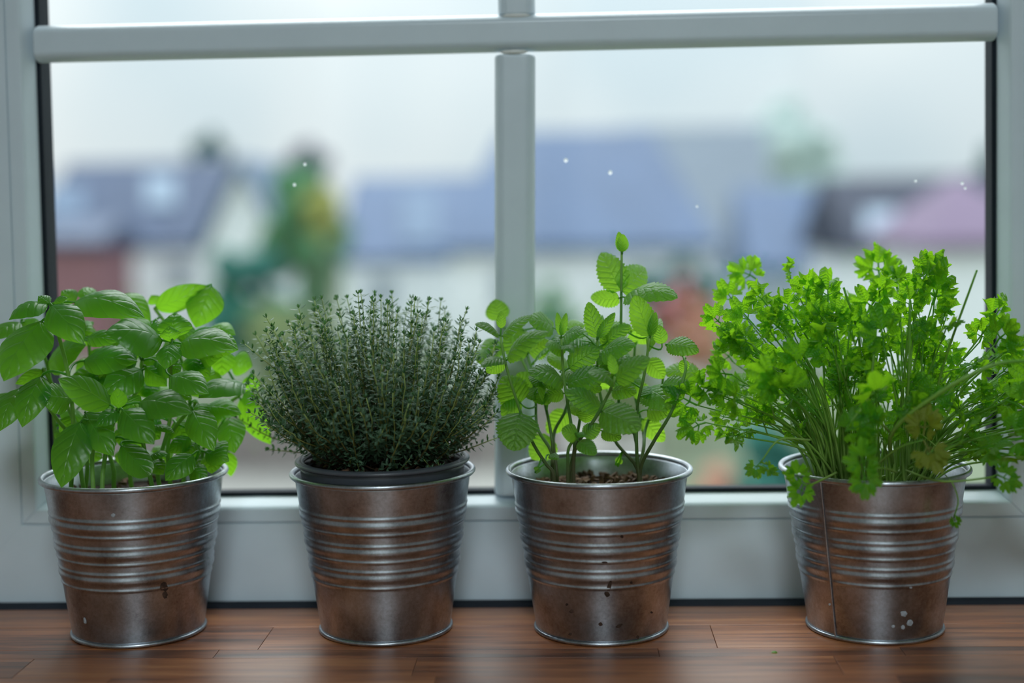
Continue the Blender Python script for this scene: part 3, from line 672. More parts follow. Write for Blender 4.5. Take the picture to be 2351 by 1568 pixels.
ML = [
    ((912, 155, .01), (890, 30, .01), 60, .1, dict(fold=.5)), ((912, 155, .008), (915, 45, .005), 70, -.1, dict(fold=.3)),
    ((905, 385, .01), (785, 155, .03), 170, -.1, dict(arch=.08)), ((908, 390, .01), (1050, 245, .04), 180, -.05, dict(arch=.08)),
    ((925, 425, .0), (1245, 430, -.03), 120, .55, dict(arch=.18, cup=.3)), ((895, 430, .01), (720, 430, .03), 100, -.35, dict(arch=.1)),
    ((760, 668, -.01), (708, 452, -.005), 105, -.05, dict(arch=.05, fold=.2)), ((766, 668, -.012), (868, 515, -.01), 62, .2, dict(fold=.3)),
    ((1075, 658, -.035), (985, 412, -.04), 145, .15, dict(arch=.06, fold=.15)), ((1080, 660, -.036), (1112, 512, -.04), 58, .1, dict(fold=.4)),
    ((183, 612, -.045), (186, 506, -.045), 55, .0, dict(fold=.4)), ((172, 652, -.045), (26, 588, -.055), 55, .6, dict(arch=.15)), ((190, 658, -.045), (370, 538, -.055), 65, .55, dict(arch=.08)),
    ((218, 798, -.046), (470, 635, -.06), 100, .5, dict(arch=.16, cup=.3)), ((212, 802, -.046), (62, 842, -.06), 60, .6, dict(arch=.15)),
    ((200, 800, -.03), (95, 875, -.03), 100, -.2, {}), ((170, 565, .05), (150, 435, .055), 135, -.1, {}),
    ((545, 655, -.04), (520, 515, -.04), 45, .1, dict(fold=.4)), ((546, 655, -.042), (575, 518, -.042), 45, .1, dict(fold=.4)),
    ((548, 722, -.045), (622, 758, -.055), 45, .65, dict(arch=.2)), ((540, 722, -.045), (450, 720, -.055), 50, .5, dict(arch=.2)),
    ((500, 610, .02), (345, 560, .01), 120, .5, dict(arch=.16)), ((558, 662, -.03), (682, 632, -.04), 85, .5, dict(arch=.12)), ((560, 600, .05), (690, 595, .05), 70, .5, {}),
    ((780, 640, .02), (970, 610, .01), 100, .4, {}), ((785, 765, -.01), (985, 715, -.03), 130, .45, dict(arch=.15, cup=.35)),
    ((590, 850, -.02), (775, 730, -.02), 145, .3, dict(arch=.12)), ((580, 950, -.03), (845, 890, -.045), 140, .35, dict(arch=.14)),
    ((560, 935, -.02), (345, 875, -.035), 115, .5, dict(arch=.16)), ((300, 1060, .0), (190, 900, .01), 190, .05, {}), ((385, 1000, .02), (280, 880, .02), 150, .0, {}),
    ((296, 1118, -.042), (258, 1348, -.06), 235, .25, dict(arch=.06, cup=.15)), ((300, 1130, .0), (180, 1080, .0), 150, -.1, {}),
    ((778, 1092, -.045), (565, 985, -.05), 125, .4, dict(arch=.1)), ((790, 1105, -.05), (1022, 1220, -.07), 190, .35, dict(arch=.1, cup=.2)),
    ((868, 888, -.06), (838, 766, -.06), 58, .0, dict(fold=.3)), ((872, 926, -.06), (1076, 788, -.07), 125, .42, dict(arch=.1)), ((862, 936, -.06), (708, 884, -.075), 65, .55, dict(arch=.12)),
    ((645, 1250, -.05), (545, 1225, -.06), 105, .2, {}), ((678, 1255, -.05), (782, 1190, -.05), 95, .2, {}), ((650, 1288, -.05), (756, 1370, -.065), 95, .3, dict(arch=.1)), ((640, 1240, -.055), (690, 1262, -.06), 35, .5, {}),
    ((790, 1225, -.02), (905, 1275, -.03), 90, .3, {}), ((1045, 975, -.0), (1235, 1100, -.03), 175, .4, dict(arch=.14)), ((1150, 960, -.03), (1325, 960, -.035), 120, .45, dict(arch=.12)),
    ((1060, 1100, .0), (1205, 1115, -.01), 125, .3, {}), ((1180, 705, -.02), (1372, 755, -.03), 115, .45, dict(arch=.15)), ((1150, 705, -.02), (1128, 590, -.02), 80, .3, {}),
    ((1370, 885, .02), (1160, 865, .03), 115, .4, {}), ((1035, 1155, .03), (1165, 1290, .03), 115, -.1, {}), ((580, 1110, .04), (460, 1240, .04), 125, -.2, {}),
    ((490, 1270, .03), (365, 1395, .035), 165, -.2, {}), ((1065, 800, .02), (1165, 910, .02), 110, .1, {}), ((960, 620, .04), (1070, 700, .04), 85, -.2, {}),
    ((560, 1000, .0), (435, 1025, .0), 85, .4, {}), ((330, 620, .04), (275, 680, .04), 90, .2, {}), ((340, 780, .03), (200, 660, .03), 140, .25, {}), ((350, 760, .03), (480, 690, .03), 130, .3, {}),
    ((420, 600, .03), (500, 580, .03), 90, .4, {}), ((640, 800, .03), (760, 640, .03), 130, .15, {}), ((720, 700, .03), (860, 560, .03), 120, .15, {}), ((980, 960, .03), (1090, 1030, .03), 100, .1, {}),
    ((780, 1060, .02), (860, 1130, .01), 120, .1, {}), ((660, 1080, .01), (600, 1120, .0), 100, .2, {}), ((700, 1100, .0), (690, 1180, .0), 110, .1, {}), ((820, 690, .0), (960, 590, .0), 90, .4, {}),
    ((930, 900, -.01), (1020, 950, -.02), 80, .4, {}), ((1290, 800, -.02), (1270, 880, -.02), 60, .2, {}), ((100, 740, .03), (65, 830, .02), 130, .2, {}), ((190, 700, .04), (70, 760, .03), 120, .4, {}),
    ((440, 1015, .0), (400, 1060, .0), 70, .2, {}), ((620, 640, .03), (700, 700, .02), 110, .3, {}), ((860, 800, .0), (800, 870, -.01), 100, .3, {}),
    ((392, 1465, -.04), (400, 1440, -.04), 30, .4, {}), ((395, 1470, -.04), (425, 1462, -.045), 26, .4, {}), ((885, 1420, .02), (890, 1380, .02), 34, .3, {}), ((890, 1420, .02), (912, 1400, .02), 28, .3, {}), ((475, 1370, -.02), (530, 1395, -.03), 45, .4, {}),
]
for b2, t2, wp, up, k in ML:
    kk = dict(arch=.1, cup=.22, quilt=.012); kk.update(k)
    placed_leaf(mint, M['mint'], b2, t2, wp * 1.08, up, prof_mint, mp_, CM, yM, pr=.0007, ns=23, nt_=9, teeth=1, **kk)
rm_ = random.Random(12)
for k in range(30):                              # leaves in the middle of the clump
    cx_, cy_ = rm_.uniform(260, 1150), rm_.uniform(600, 1010); dd = rm_.uniform(-.01, .045); an = rm_.uniform(0, 6.28); ln_ = rm_.uniform(120, 190)
    placed_leaf(mint, M['mint'], (cx_, cy_, dd), (cx_ + ln_ * math.cos(an), cy_ + ln_ * .55 * math.sin(an), dd - .012), rm_.uniform(90, 140), rm_.uniform(.25, .7), prof_mint, mp_, CM, yM, pr=.0007, ns=19, nt_=7, teeth=1, arch=.14, cup=.25, quilt=.012)

# ---- thyme
x2, y2 = POTS[1]; yT = y2
thyme = empty('thyme_plant', (x2, y2, .1235)); tag(thyme, 'dense dome of fine-leaved thyme in the second pot', 'potted herb', 'herbs on the windowsill')
rt = random.Random(21)
base_c = V((x2, y2, .122)); sc_t = px_width(1, base_c)
def thyme_leaf(mb, p, d, nrm, ln_, wd):
    t = d.normalized(); n = (nrm - t * nrm.dot(t)); n = n.normalized() if n.length > 1e-5 else t.orthogonal().normalized(); s = t.cross(n)
    q = [p, p + t * ln_ * .45 + s * wd - n * wd * .35, p + t * ln_ * .45 - s * wd - n * wd * .35, p + t * ln_, p + t * ln_ * .5 + n * wd * .25, p + t * ln_ * .8 + s * wd * .75 - n * wd * .3, p + t * ln_ * .8 - s * wd * .75 - n * wd * .3]
    mb.add(q, [(0, 4, 1), (0, 2, 4), (4, 5, 1), (4, 2, 6), (4, 3, 5), (4, 6, 3)], [(.5, 0), (1, .45), (0, .45), (.5, 1), (.5, .5), (.95, .8), (.05, .8)])
def sprig(path, r0, leafy_from=.35, gap=.0048, size=1.0, v0=0.0):
    N = len(path); mb = MB(); mb.tube(path, [r0 * (1 - .6 * i / (N - 1)) for i in range(N)], 5, v0, 1.0)
    st = mb.build('sprig', M['thyme_stem'], thyme, True, True)
    lm = MB(); acc = 0; turn = rt.random() * 3; L_ = sum((path[i + 1] - path[i]).length for i in range(N - 1)); run = 0; nxt = L_ * leafy_from
    for i in range(N - 1):
        seg = (path[i + 1] - path[i]); sl = seg.length
        while run + sl > nxt:
            p = path[i] + seg * ((nxt - run) / sl); t = seg.normalized(); u = t.orthogonal().normalized(); w_ = t.cross(u); turn += math.pi / 2 + rt.uniform(-.3, .3)
            fr_ = nxt / L_
            for k in range(2):
                a = turn + k * math.pi; out_ = u * math.cos(a) + w_ * math.sin(a)
                d = (out_ + t * rt.uniform(.15, .7)).normalized()
                thyme_leaf(lm, p + out_ * r0 * .5, d, (t * .8 + V((0, 0, .7))), size * rt.uniform(.0036, .0058), size * rt.uniform(.0007, .00105))
                if rt.random() < .6 and fr_ < .95:
                    for q in range(2):
                        a2 = a + rt.uniform(-.8, .8); o2 = u * math.cos(a2) + w_ * math.sin(a2)
                        thyme_leaf(lm, p + o2 * r0, (o2 + t * rt.uniform(.5, 1.6)).normalized(), t + V((0, 0, .6)), size * rt.uniform(.0022, .0036), size * rt.uniform(.0005, .0008))
            nxt += gap * rt.uniform(.75, 1.3) * (1.15 - .35 * fr_)
        run += sl
    t = (path[-1] - path[-2]).normalized()
    for k in range(4):
        a = turn + k * math.pi / 2; u = t.orthogonal().normalized(); w_ = t.cross(u)
        thyme_leaf(lm, path[-1], (t + (u * math.cos(a) + w_ * math.sin(a)) * .5).normalized(), t + V((0, 0, .5)), size * .0034, size * .0007)
    lo = lm.build('leaves', M['thyme'], st, True, True); lo['kind'] = 'stuff'
C_ = at(862, 905, yT); RX, RY, RZ = 278 * sc_t, .078, 205 * sc_t
nsp = 285
for k in range(nsp):
    gz = 1 - 1.34 * (k + .5) / nsp; ph = k * 2.39996 + rt.uniform(-.2, .2)      # spread over the dome, crown to just below its widest
    h = math.sqrt(max(0, 1 - gz * gz)); sc_ = rt.uniform(.84, 1.06) if rt.random() < .8 else rt.uniform(.55, .85)
    dn = V((h * math.cos(ph), h * math.sin(ph), gz)); q_ = (abs(dn.x) ** 2.35 + abs(dn.y) ** 2.35 + abs(dn.z) ** 2.35) ** (1 / 2.35); dn /= q_
    end = C_ + V((RX * dn.x, RY * dn.y, RZ * dn.z)) * sc_
    end.z = max(end.z, .128)
    st0 = base_c + V((rt.gauss(0, .011), rt.gauss(0, .011), 0)); dv = end - st0
    mid = st0 + dv * .5 + V((dv.x * .2, dv.y * .2, -.006 - .016 * h * (1 if gz > -.1 else -.6))) + V((rt.gauss(0, .004), rt.gauss(0, .004), 0))
    path = bez(st0, mid, end, 14)
    for i in range(5, 14): path[i] = path[i] + V((0, 0, .006 * ((i - 5) / 8) ** 2)) + V((rt.gauss(0, .0007), rt.gauss(0, .0007), 0))
    sprig(path, .00085, .28, .0045, 1.22)
# stray sprigs that stick out of the dome
def T(px, py, d): return at(px, py, yT + d)
for pts in ([(870, 1060, 0), (840, 900, -.01), (822, 676, -.01)], [(860, 1060, 0), (760, 880, .0), (722, 690, .01)], [(900, 1060, 0), (990, 860, .02), (1012, 692, .03)], [(890, 1050, 0), (1020, 900, .0), (1058, 738, .0)],
            [(850, 1050, 0), (680, 890, -.01), (562, 790, -.01)], [(850, 1050, 0), (660, 880, .02), (588, 770, .02)], [(850, 1050, 0), (690, 860, -.02), (612, 730, -.02)], [(880, 1050, 0), (860, 870, -.04), (858, 695, -.045)],
            [(880, 1050, 0), (930, 850, -.04), (960, 720, -.05)], [(840, 1055, 0), (700, 1040, .02), (618, 1032, .02)], [(840, 1050, 0), (700, 1020, .02), (610, 960, .02)], [(900, 1055, 0), (1040, 1040, .0), (1142, 1005, .0)],
            [(900, 1050, 0), (1040, 990, .0), (1135, 905, .0)], [(900, 1050, 0), (1030, 960, .01), (1120, 860, .02)], [(850, 1060, .02), (680, 990, .03), (585, 900, .03)], [(900, 1055, .0), (1050, 1030, .02), (1130, 960, .02)],
            [(850, 1060, .02), (640, 1010, .03), (545, 960, .03)]):
    sprig(smooth_path([T(*p) for p in pts], 14), .0009, .4, .0048, 1.15)
# short front shoots near the soil, some pale and bent
for k in range(34):
    px = rt.uniform(720, 1030); py = rt.uniform(880, 1070); d0 = -.045 + abs(px - 870) / 170 * .02
    a = T(px + (880 - px) * .35, min(1085, py + rt.uniform(50, 90)), d0 * .4); m_ = T(px + rt.uniform(-12, 12), py + 25, d0 * .9); e_ = T(px + rt.uniform(-15, 15), py, d0 - .008)
    a.z = max(a.z, .121)
    sprig(smooth_path([a, m_, e_], 10), .0007, .2, .0046, .95, .3)

# ---- parsley
yP = POTS[3][1]; xP = POTS[3][0]
parsley = empty('parsley_plant', (xP, yP, .104)); tag(parsley, 'sprawling bright green curly parsley in the rightmost pot', 'potted herb', 'herbs on the windowsill')
rp = random.Random(5)
def leaflet(mb, org, d, nrm, size, curly, lob=3):
    d = d.normalized(); n = nrm - d * nrm.dot(d); n.normalize(); s = d.cross(n)
    NA, NR = 25, 4; v = [org]; uv = [(.5, 0)]; ph = rp.random() * 6
    for r in range(1, NR + 1):
        for a in range(NA):
            u = -1 + 2 * a / (NA - 1); th = u * 1.28
            env = .62 + .38 * math.cos(th * 1.05)
            notch = .42 * math.exp(-((abs(u) - .37) / .075) ** 2)
            teeth_ = .17 * (.5 + .5 * math.cos(u * math.pi * 9.0))
            R_ = size * env * (1 - notch * (r / NR)) * (1 - teeth_ * (r / NR) ** 3)
            q = R_ * r / NR
            z = curly * size * (.16 * math.sin(u * 9 + ph) + .10 * math.sin(u * 17 + ph * 2)) * (r / NR) ** 1.6 - .18 * size * (r / NR) ** 2 * (1 - .6 * curly) + .10 * size * abs(u) * (r / NR)
            v.append(org + d * (q * math.cos(th)) + s * (q * math.sin(th)) + n * z); uv.append((.5 + .5 * u * .9, r / NR))
    f = [(0, 1 + a, 2 + a) for a in range(NA - 1)]
    for r in range(NR - 1):
        for a in range(NA - 1): f.append((1 + r * NA + a, 1 + (r + 1) * NA + a, 2 + (r + 1) * NA + a, 2 + r * NA + a))
    fn = (v[1 + NA // 2] - v[0]).cross(v[2 + NA // 2] - v[0])
    if fn.dot(n) < 0: f = [tuple(reversed(q)) for q in f]
    mb.add(v, f, uv)
def parsley_leaf_mesh(k, curly):
    """compound leaf in its own frame: stalk from the origin along +Y, faces +Z, about one unit long"""
    mb = MB(); Y, Z, X = V((0, 1, 0)), V((0, 0, 1)), V((1, 0, 0))
    def r(a): return rp.uniform(-a, a)
    mb.tube([V((0, 0, 0)), V((r(.03), .2, r(.03))), V((r(.04), .42, r(.04)))], [.032, .028, .02], 4, 0, 0, False)
    leaflet(mb, V((0, .40, 0)), V((r(.2), 1, r(.35))), Z + V((r(.4), 0, 0)), .62, curly)
    for sg in (-1, 1):
        d = V((sg, .55 + r(.3), r(.4)))
        p0 = V((0, .22, 0)); p1 = p0 + d.normalized() * .16
        mb.tube([p0, p1], [.024, .018], 4, 0, 0, False)
        leaflet(mb, p1, d + V((0, .2, 0)), Z + V((sg * r(.5), r(.4), 0)), .50 + r(.07), curly)
        if curly > .5 or k % 2:
            d = V((sg, .1, r(.5))); p0 = V((0, .04, 0)); p1 = p0 + d.normalized() * .1; leaflet(mb, p1, d, Z + V((sg * r(.5), r(.5), 0)), .34, curly)
    o = mb.build('leaf', M['parsley'], None, True, True); me = o.data; bpy.data.objects.remove(o); return me
PM = [parsley_leaf_mesh(k, .35 + .1 * (k % 3)) for k in range(8)] + [parsley_leaf_mesh(k, 1.1 + .2 * (k % 3)) for k in range(8)]
PMY = []
for k in range(2):
    me = PM[k].copy(); me.materials.clear(); me.materials.append(M['parsley_old']); PMY.append(me)
def put_leaf(p, d, nrm, size, curly=None, yellow=False):
    d = V(d).normalized(); n = V(nrm); n = n - d * n.dot(d)
    if n.length < 1e-4: n = d.orthogonal()
    n.normalize(); x = d.cross(n)
    me = PMY[rp.randrange(2)] if yellow else (PM[rp.randrange(8)] if curly is False else PM[8 + rp.randrange(8)] if curly else PM[rp.randrange(16)])
    o = bpy.data.objects.new('leaf', me); COL.objects.link(o); o.parent = parsley
    q = V(p) - ORG[parsley.name]
    o.matrix_basis = Matrix(((x.x * size, d.x * size, n.x * size, q.x), (x.y * size, d.y * size, n.y * size, q.y), (x.z * size, d.z * size, n.z * size, q.z), (0, 0, 0, 1)))
    return o
def stalk(pts, r0, r1, n=16):
    path = smooth_path(pts, n); mb = MB(); mb.tube(path, [r0 + (r1 - r0) * i / (n - 1) for i in range(n)], 5); mb.build('stalk', M['parsley_stem'], parsley, True, True); return path
def P_(px, py, d): return at(px, py, yP + d)
def root_at(end, spread=.030):
    a = math.atan2(end.y - yP, end.x - xP) + rp.uniform(-.5, .5); r = spread * math.sqrt(rp.random()) + .012
    return V((xP + r * math.cos(a), yP + r * math.sin(a) * .9, .101))
def frond(px, py, d, size=.024, curly=None, up=.55, bend=.3, r0=.0011, leaves=1, yellow=False, dirn=None):
    e = P_(px, py, d); a = root_at(e); dv = e - a
    mid = a + dv * .5 + V((-dv.x * bend * .5, -dv.y * bend * .5, abs(dv.length) * bend * .28))
    pth = stalk([a, mid, e], r0, .00055)
    t = (pth[-1] - pth[-3]).normalized()
    dd = V(dirn) if dirn else t + V((rp.gauss(0, .35), rp.gauss(-.12, .35), rp.gauss(0, .3)))
    put_leaf(e, dd, V((rp.gauss(0, .35), -(1 - up) + rp.gauss(0, .3), up + rp.gauss(0, .2))), size, curly, yellow)
    for k in range(leaves - 1):
        i = rp.randrange(8, 14); p = pth[i]; q = p + V((rp.gauss(0, .012), rp.gauss(-.004, .010), rp.uniform(.002, .014)))
        mb = MB(); mb.tube(bez(p, (p + q) / 2 + V((0, 0, .002)), q, 5), [.0006, .00055, .0005, .0005, .00045], 4); mb.build('stalk', M['parsley_stem'], parsley, True, True)
        put_leaf(q, q - p + V((rp.gauss(0, .004), rp.gauss(-.002, .004), 0)), V((rp.gauss(0, .4), -(1 - up) + rp.gauss(0, .3), up)), size * rp.uniform(.7, .95), curly)
    return pth
# fronds one can pick out
for a in [(1735, 640, .05, .026, True, .3), (1815, 640, .02, .017, True, .5), (1690, 700, .03, .024, False, .3), (1660, 745, -.01, .022, False, .3), (2020, 640, .05, .030, True, .3), (2060, 665, .03, .026, True, .4),
          (2110, 660, -.02, .030, True, .4), (2140, 700, -.02, .030, True, .4), (2120, 640, -.01, .026, True, .4), (2165, 730, -.01, .022, True, .4), (2275, 740, -.02, .024, True, .4), (2285, 790, -.03, .028, False, .5),
          (2340, 780, -.02, .026, False, .6), (1730, 745, -.02, .026, False, .6), (1760, 700, -.02, .022, True, .5), (1820, 720, -.02, .026, True, .45), (1800, 760, -.03, .024, True, .4), (1880, 700, .02, .030, True, .4),
          (1850, 680, .0, .024, True, .4), (1700, 790, -.03, .024, False, .4), (1750, 820, -.03, .026, False, .45), (1680, 860, -.045, .028, False, .5), (1640, 900, -.04, .026, True, .45), (1600, 930, -.04, .026, True, .4),
          (1620, 970, -.045, .024, True, .3), (1700, 920, -.05, .028, False, .5), (1790, 880, -.06, .036, False, .45), (1830, 920, -.065, .036, False, .4), (1860, 850, -.05, .030, False, .5), (1910, 800, -.04, .028, True, .5),
          (1990, 720, -.03, .026, True, .5), (2030, 800, -.05, .034, False, .45), (1950, 760, -.03, .022, True, .5), (2010, 910, -.085, .030, False, .3), (2310, 920, -.05, .034, False, .5), (2350, 860, -.02, .030, True, .5),
          (2380, 900, -.04, .034, False, .5), (2330, 1010, -.06, .034, False, .4), (2290, 1040, -.05, .034, False, .4), (2360, 980, -.07, .034, False, .45), (2390, 1050, -.05, .032, False, .4), (2250, 1030, -.06, .026, False, .4),
          (2200, 1010, -.06, .026, False, .4), (2020, 1000, -.085, .030, False, .35), (2000, 985, -.08, .026, False, .3), (2080, 930, -.06, .026, True, .4), (1690, 1000, -.04, .020, True, .5), (1720, 985, -.03, .020, True, .5)]:
    frond(*a, leaves=rp.choice((1, 1, 2)))
# hanging and front sprays
def spray(pts, size, d, nrm, curly=False, yellow=False, r0=.0009):
    pth = stalk([P_(*p) for p in pts], r0, .0006, 12); put_leaf(pth[-1], d, nrm, size, curly, yellow); return pth
spray([(1920, 1085, -.055), (1860, 1113, -.075), (1838, 1108, -.08)], .018, (-.4, -.3, 1), (0, -1, .2)); put_leaf(P_(1846, 1112, -.081), (-.5, -.2, -1), (0, -1, .3), .018, False)
spray([(1860, 1010, -.05), (1790, 1010, -.055), (1745, 1063, -.06)], .015, (-.6, -.3, -.5), (0, -.4, 1)); put_leaf(P_(1750, 1067, -.06), (.8, -.3, -.5), (0, -.5, 1), .014, False)
spray([(2060, 1085, -.06), (2030, 1075, -.085), (1985, 1078, -.10)], .024, (-.2, -.2, 1), (.2, -1, .2)); put_leaf(P_(1982, 1082, -.10), (.1, -.2, -1), (.1, -1, .3), .020, False)
spray([(2050, 1000, -.05), (1990, 940, -.085), (1960, 960, -.09), (1940, 990, -.09)], .026, (.6, -.2, .3), (0, -1, .3))
spray([(2000, 1080, -.05), (2060, 1030, -.08), (2120, 1010, -.09)], .026, (.3, -.2, -.6), (0, -1, .3), False, True); put_leaf(P_(2120, 1000, -.088), (.1, 0, 1), (0, -1, .2), .024, False, True)
spray([(2080, 1080, -.055), (2160, 1105, -.078), (2260, 1098, -.08), (2290, 1090, -.075)], .020, (.8, -.2, -.3), (0, -1, .3))
spray([(2170, 1090, -.04), (2188, 1112, -.070), (2200, 1150, -.071), (2190, 1188, -.068)], .008, (.3, -.1, -1), (0, -1, .2), True, False, .0004)
stalk([P_(2050, 1070, -.03), P_(2050, 990, -.07), P_(2160, 900, -.09), P_(2280, 838, -.095), P_(2370, 828, -.095)], .0016, .0012, 20)      # arching bare stalk
stalk([P_(2120, 1070, 0), P_(2160, 860, -.03), P_(2243, 620, -.05)], .0012, .0008, 14)                                                        # cut upright stalks
stalk([P_(1980, 1070, 0), P_(1975, 800, .0), P_(1937, 660, .0)], .0011, .0009, 12); stalk([P_(1985, 1070, 0), P_(1985, 800, 0), P_(1970, 652, 0)], .0011, .0009, 12)
stalk([P_(1960, 1070, -.02), P_(1985, 950, -.05), P_(2005, 830, -.055), P_(2008, 720, -.04)], .0013, .0009, 14); stalk([P_(2070, 1080, -.02), P_(2085, 900, -.04), P_(2090, 690, -.04)], .0013, .0009, 14)
for k in range(26):                              # thick pale stalk bundle at the left and low stalks to the right
    if k < 12: stalk([P_(1905 + rp.uniform(-30, 30), 1112, rp.uniform(-.01, .02)), P_(1850 + k * 5, 1020, rp.uniform(-.02, .02)), P_(1800 + k * 8, 940 + rp.uniform(-20, 20), rp.uniform(-.02, .02))], .0019, .0012, 10)
    else: stalk([P_(2050 + rp.uniform(-40, 60), 1100, rp.uniform(-.03, .02)), P_(2140 + rp.uniform(0, 50), 1020 + rp.uniform(-20, 40), rp.uniform(-.04, .02)), P_(2330 + rp.uniform(-20, 40), 900 + (k - 12) * 11 + rp.uniform(-15, 15), rp.uniform(-.05, .0))], .0012, .0007, 12)
# the mass of the bush
poly = [(1660, 830), (1720, 740), (1790, 690), (1890, 680), (1990, 690), (2080, 660), (2170, 700), (2230, 790), (2300, 760), (2380, 800), (2390, 1040), (2250, 1060), (2120, 1040), (1960, 1050), (1840, 1010), (1760, 960), (1650, 960)]
def inside(px, py):
    c = False; j = len(poly) - 1
    for i in range(len(poly)):
        (xi, yi), (xj, yj) = poly[i], poly[j]
        if (yi > py) != (yj > py) and px < (xj - xi) * (py - yi) / (yj - yi) + xi: c = not c
        j = i
    return c
cnt = 0
while cnt < 135:
    px, py = rp.uniform(1640, 2400), rp.uniform(650, 1060)
    if not inside(px, py): continue
    if py > 930 and px < 1900 and rp.random() < .6: continue
    if px > 2250 and rp.random() < .45: continue
    if py > 960 and rp.random() < .5: continue
    d = rp.uniform(-.045, .055); cnt += 1
    frond(px, py, d, rp.uniform(.014, .023), py < 900 and rp.random() < .75, .45, .3, .0010, 2 if rp.random() < .3 else 1)

# leaf crumb on the sill
q = at_z(1778, 1496, 0.0006); v, f = lathe([(0.0001, .0005), (.0012, .0004), (.0023, .0)], (0, 0, 0), 9)
o = mesh('leaf_scrap', [(q.x + x * (1 + .3 * math.sin(3 * i)), q.y + y * .7, .0002 + z + .0003 * math.sin(2 * i)) for i, (x, y, z) in enumerate(v)], f, M['parsley'], None, True, None, (q.x, q.y, 0)); tag(o, 'tiny green scrap of leaf lying on the wooden sill', 'leaf')

# ------------------------------------------------------------------ the neighbourhood outside
GZ = -4.3
M['lawn'] = plain('lawn', (0.15, 0.18, 0.12), 0.95, 0, 0.1, 0.35, 0.35)
M['render'] = plain('white_render', (0.88, 0.90, 0.93), 0.9, 0, 0.2, 0.06, 0.5)
M['brick'] = plain('red_brick', (0.30, 0.15, 0.17), 0.9, 0, 0.2, 0.1, 1.0)
M['slate'] = plain('blue_slate', (0.075, 0.125, 0.235), 0.6, 0, 0.4, 0.12, 0.7)
M['slate_dark'] = plain('dark_slate', (0.046, 0.075, 0.15), 0.6, 0, 0.4, 0.12, 0.7)
M['slate_pale'] = plain('pale_slate', (0.16, 0.22, 0.32), 0.7, 0, 0.3, 0.08, 0.7)
M['pinktile'] = plain('pink_tile', (0.186, 0.130, 0.211), 0.7, 0, 0.3, 0.08, 0.7)
M['facade'] = plain('grey_facade', (0.42, 0.50, 0.60), 0.9, 0, 0.2, 0.05, 0.5)
M['skylight'] = plain('roof_window', (0.24, 0.32, 0.42), 0.5, 0, 0.3, 0.03, 1)
M['slate_black'] = plain('black_slate', (0.022, 0.03, 0.06), 0.7, 0, 0.3, 0.12, 0.7)
M['slate_light'] = plain('light_slate', (0.25, 0.29, 0.35), 0.7, 0, 0.3, 0.08, 0.7)
M['pane_dark'] = plain('window_dark', (0.32, 0.37, 0.43), 0.15, 0, 0.6, 0.1, 1)
M['paving'] = plain('paving', (0.30, 0.29, 0.27), 0.9, 0, 0.2, 0.15, 0.5)
M['fence'] = plain('weathered_fence', (0.22, 0.19, 0.18), 0.9, 0, 0.2, 0.2, 2)
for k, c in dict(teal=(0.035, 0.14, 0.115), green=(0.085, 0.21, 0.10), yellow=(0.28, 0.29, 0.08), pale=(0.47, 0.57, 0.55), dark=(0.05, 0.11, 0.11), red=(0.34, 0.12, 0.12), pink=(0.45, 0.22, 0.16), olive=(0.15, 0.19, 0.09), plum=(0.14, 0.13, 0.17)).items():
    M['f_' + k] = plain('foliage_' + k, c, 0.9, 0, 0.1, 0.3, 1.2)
M['bark'] = plain('bark', (0.10, 0.08, 0.06), 0.9)
b = MB(); b.box(-160, 160, -60, 260, GZ - .2, GZ); structure(b.build('ground', M['lawn']))
b = MB(); b.box(-9, 1.5, 12, 30, GZ, GZ + .03); structure(b.build('patio', M['paving']))

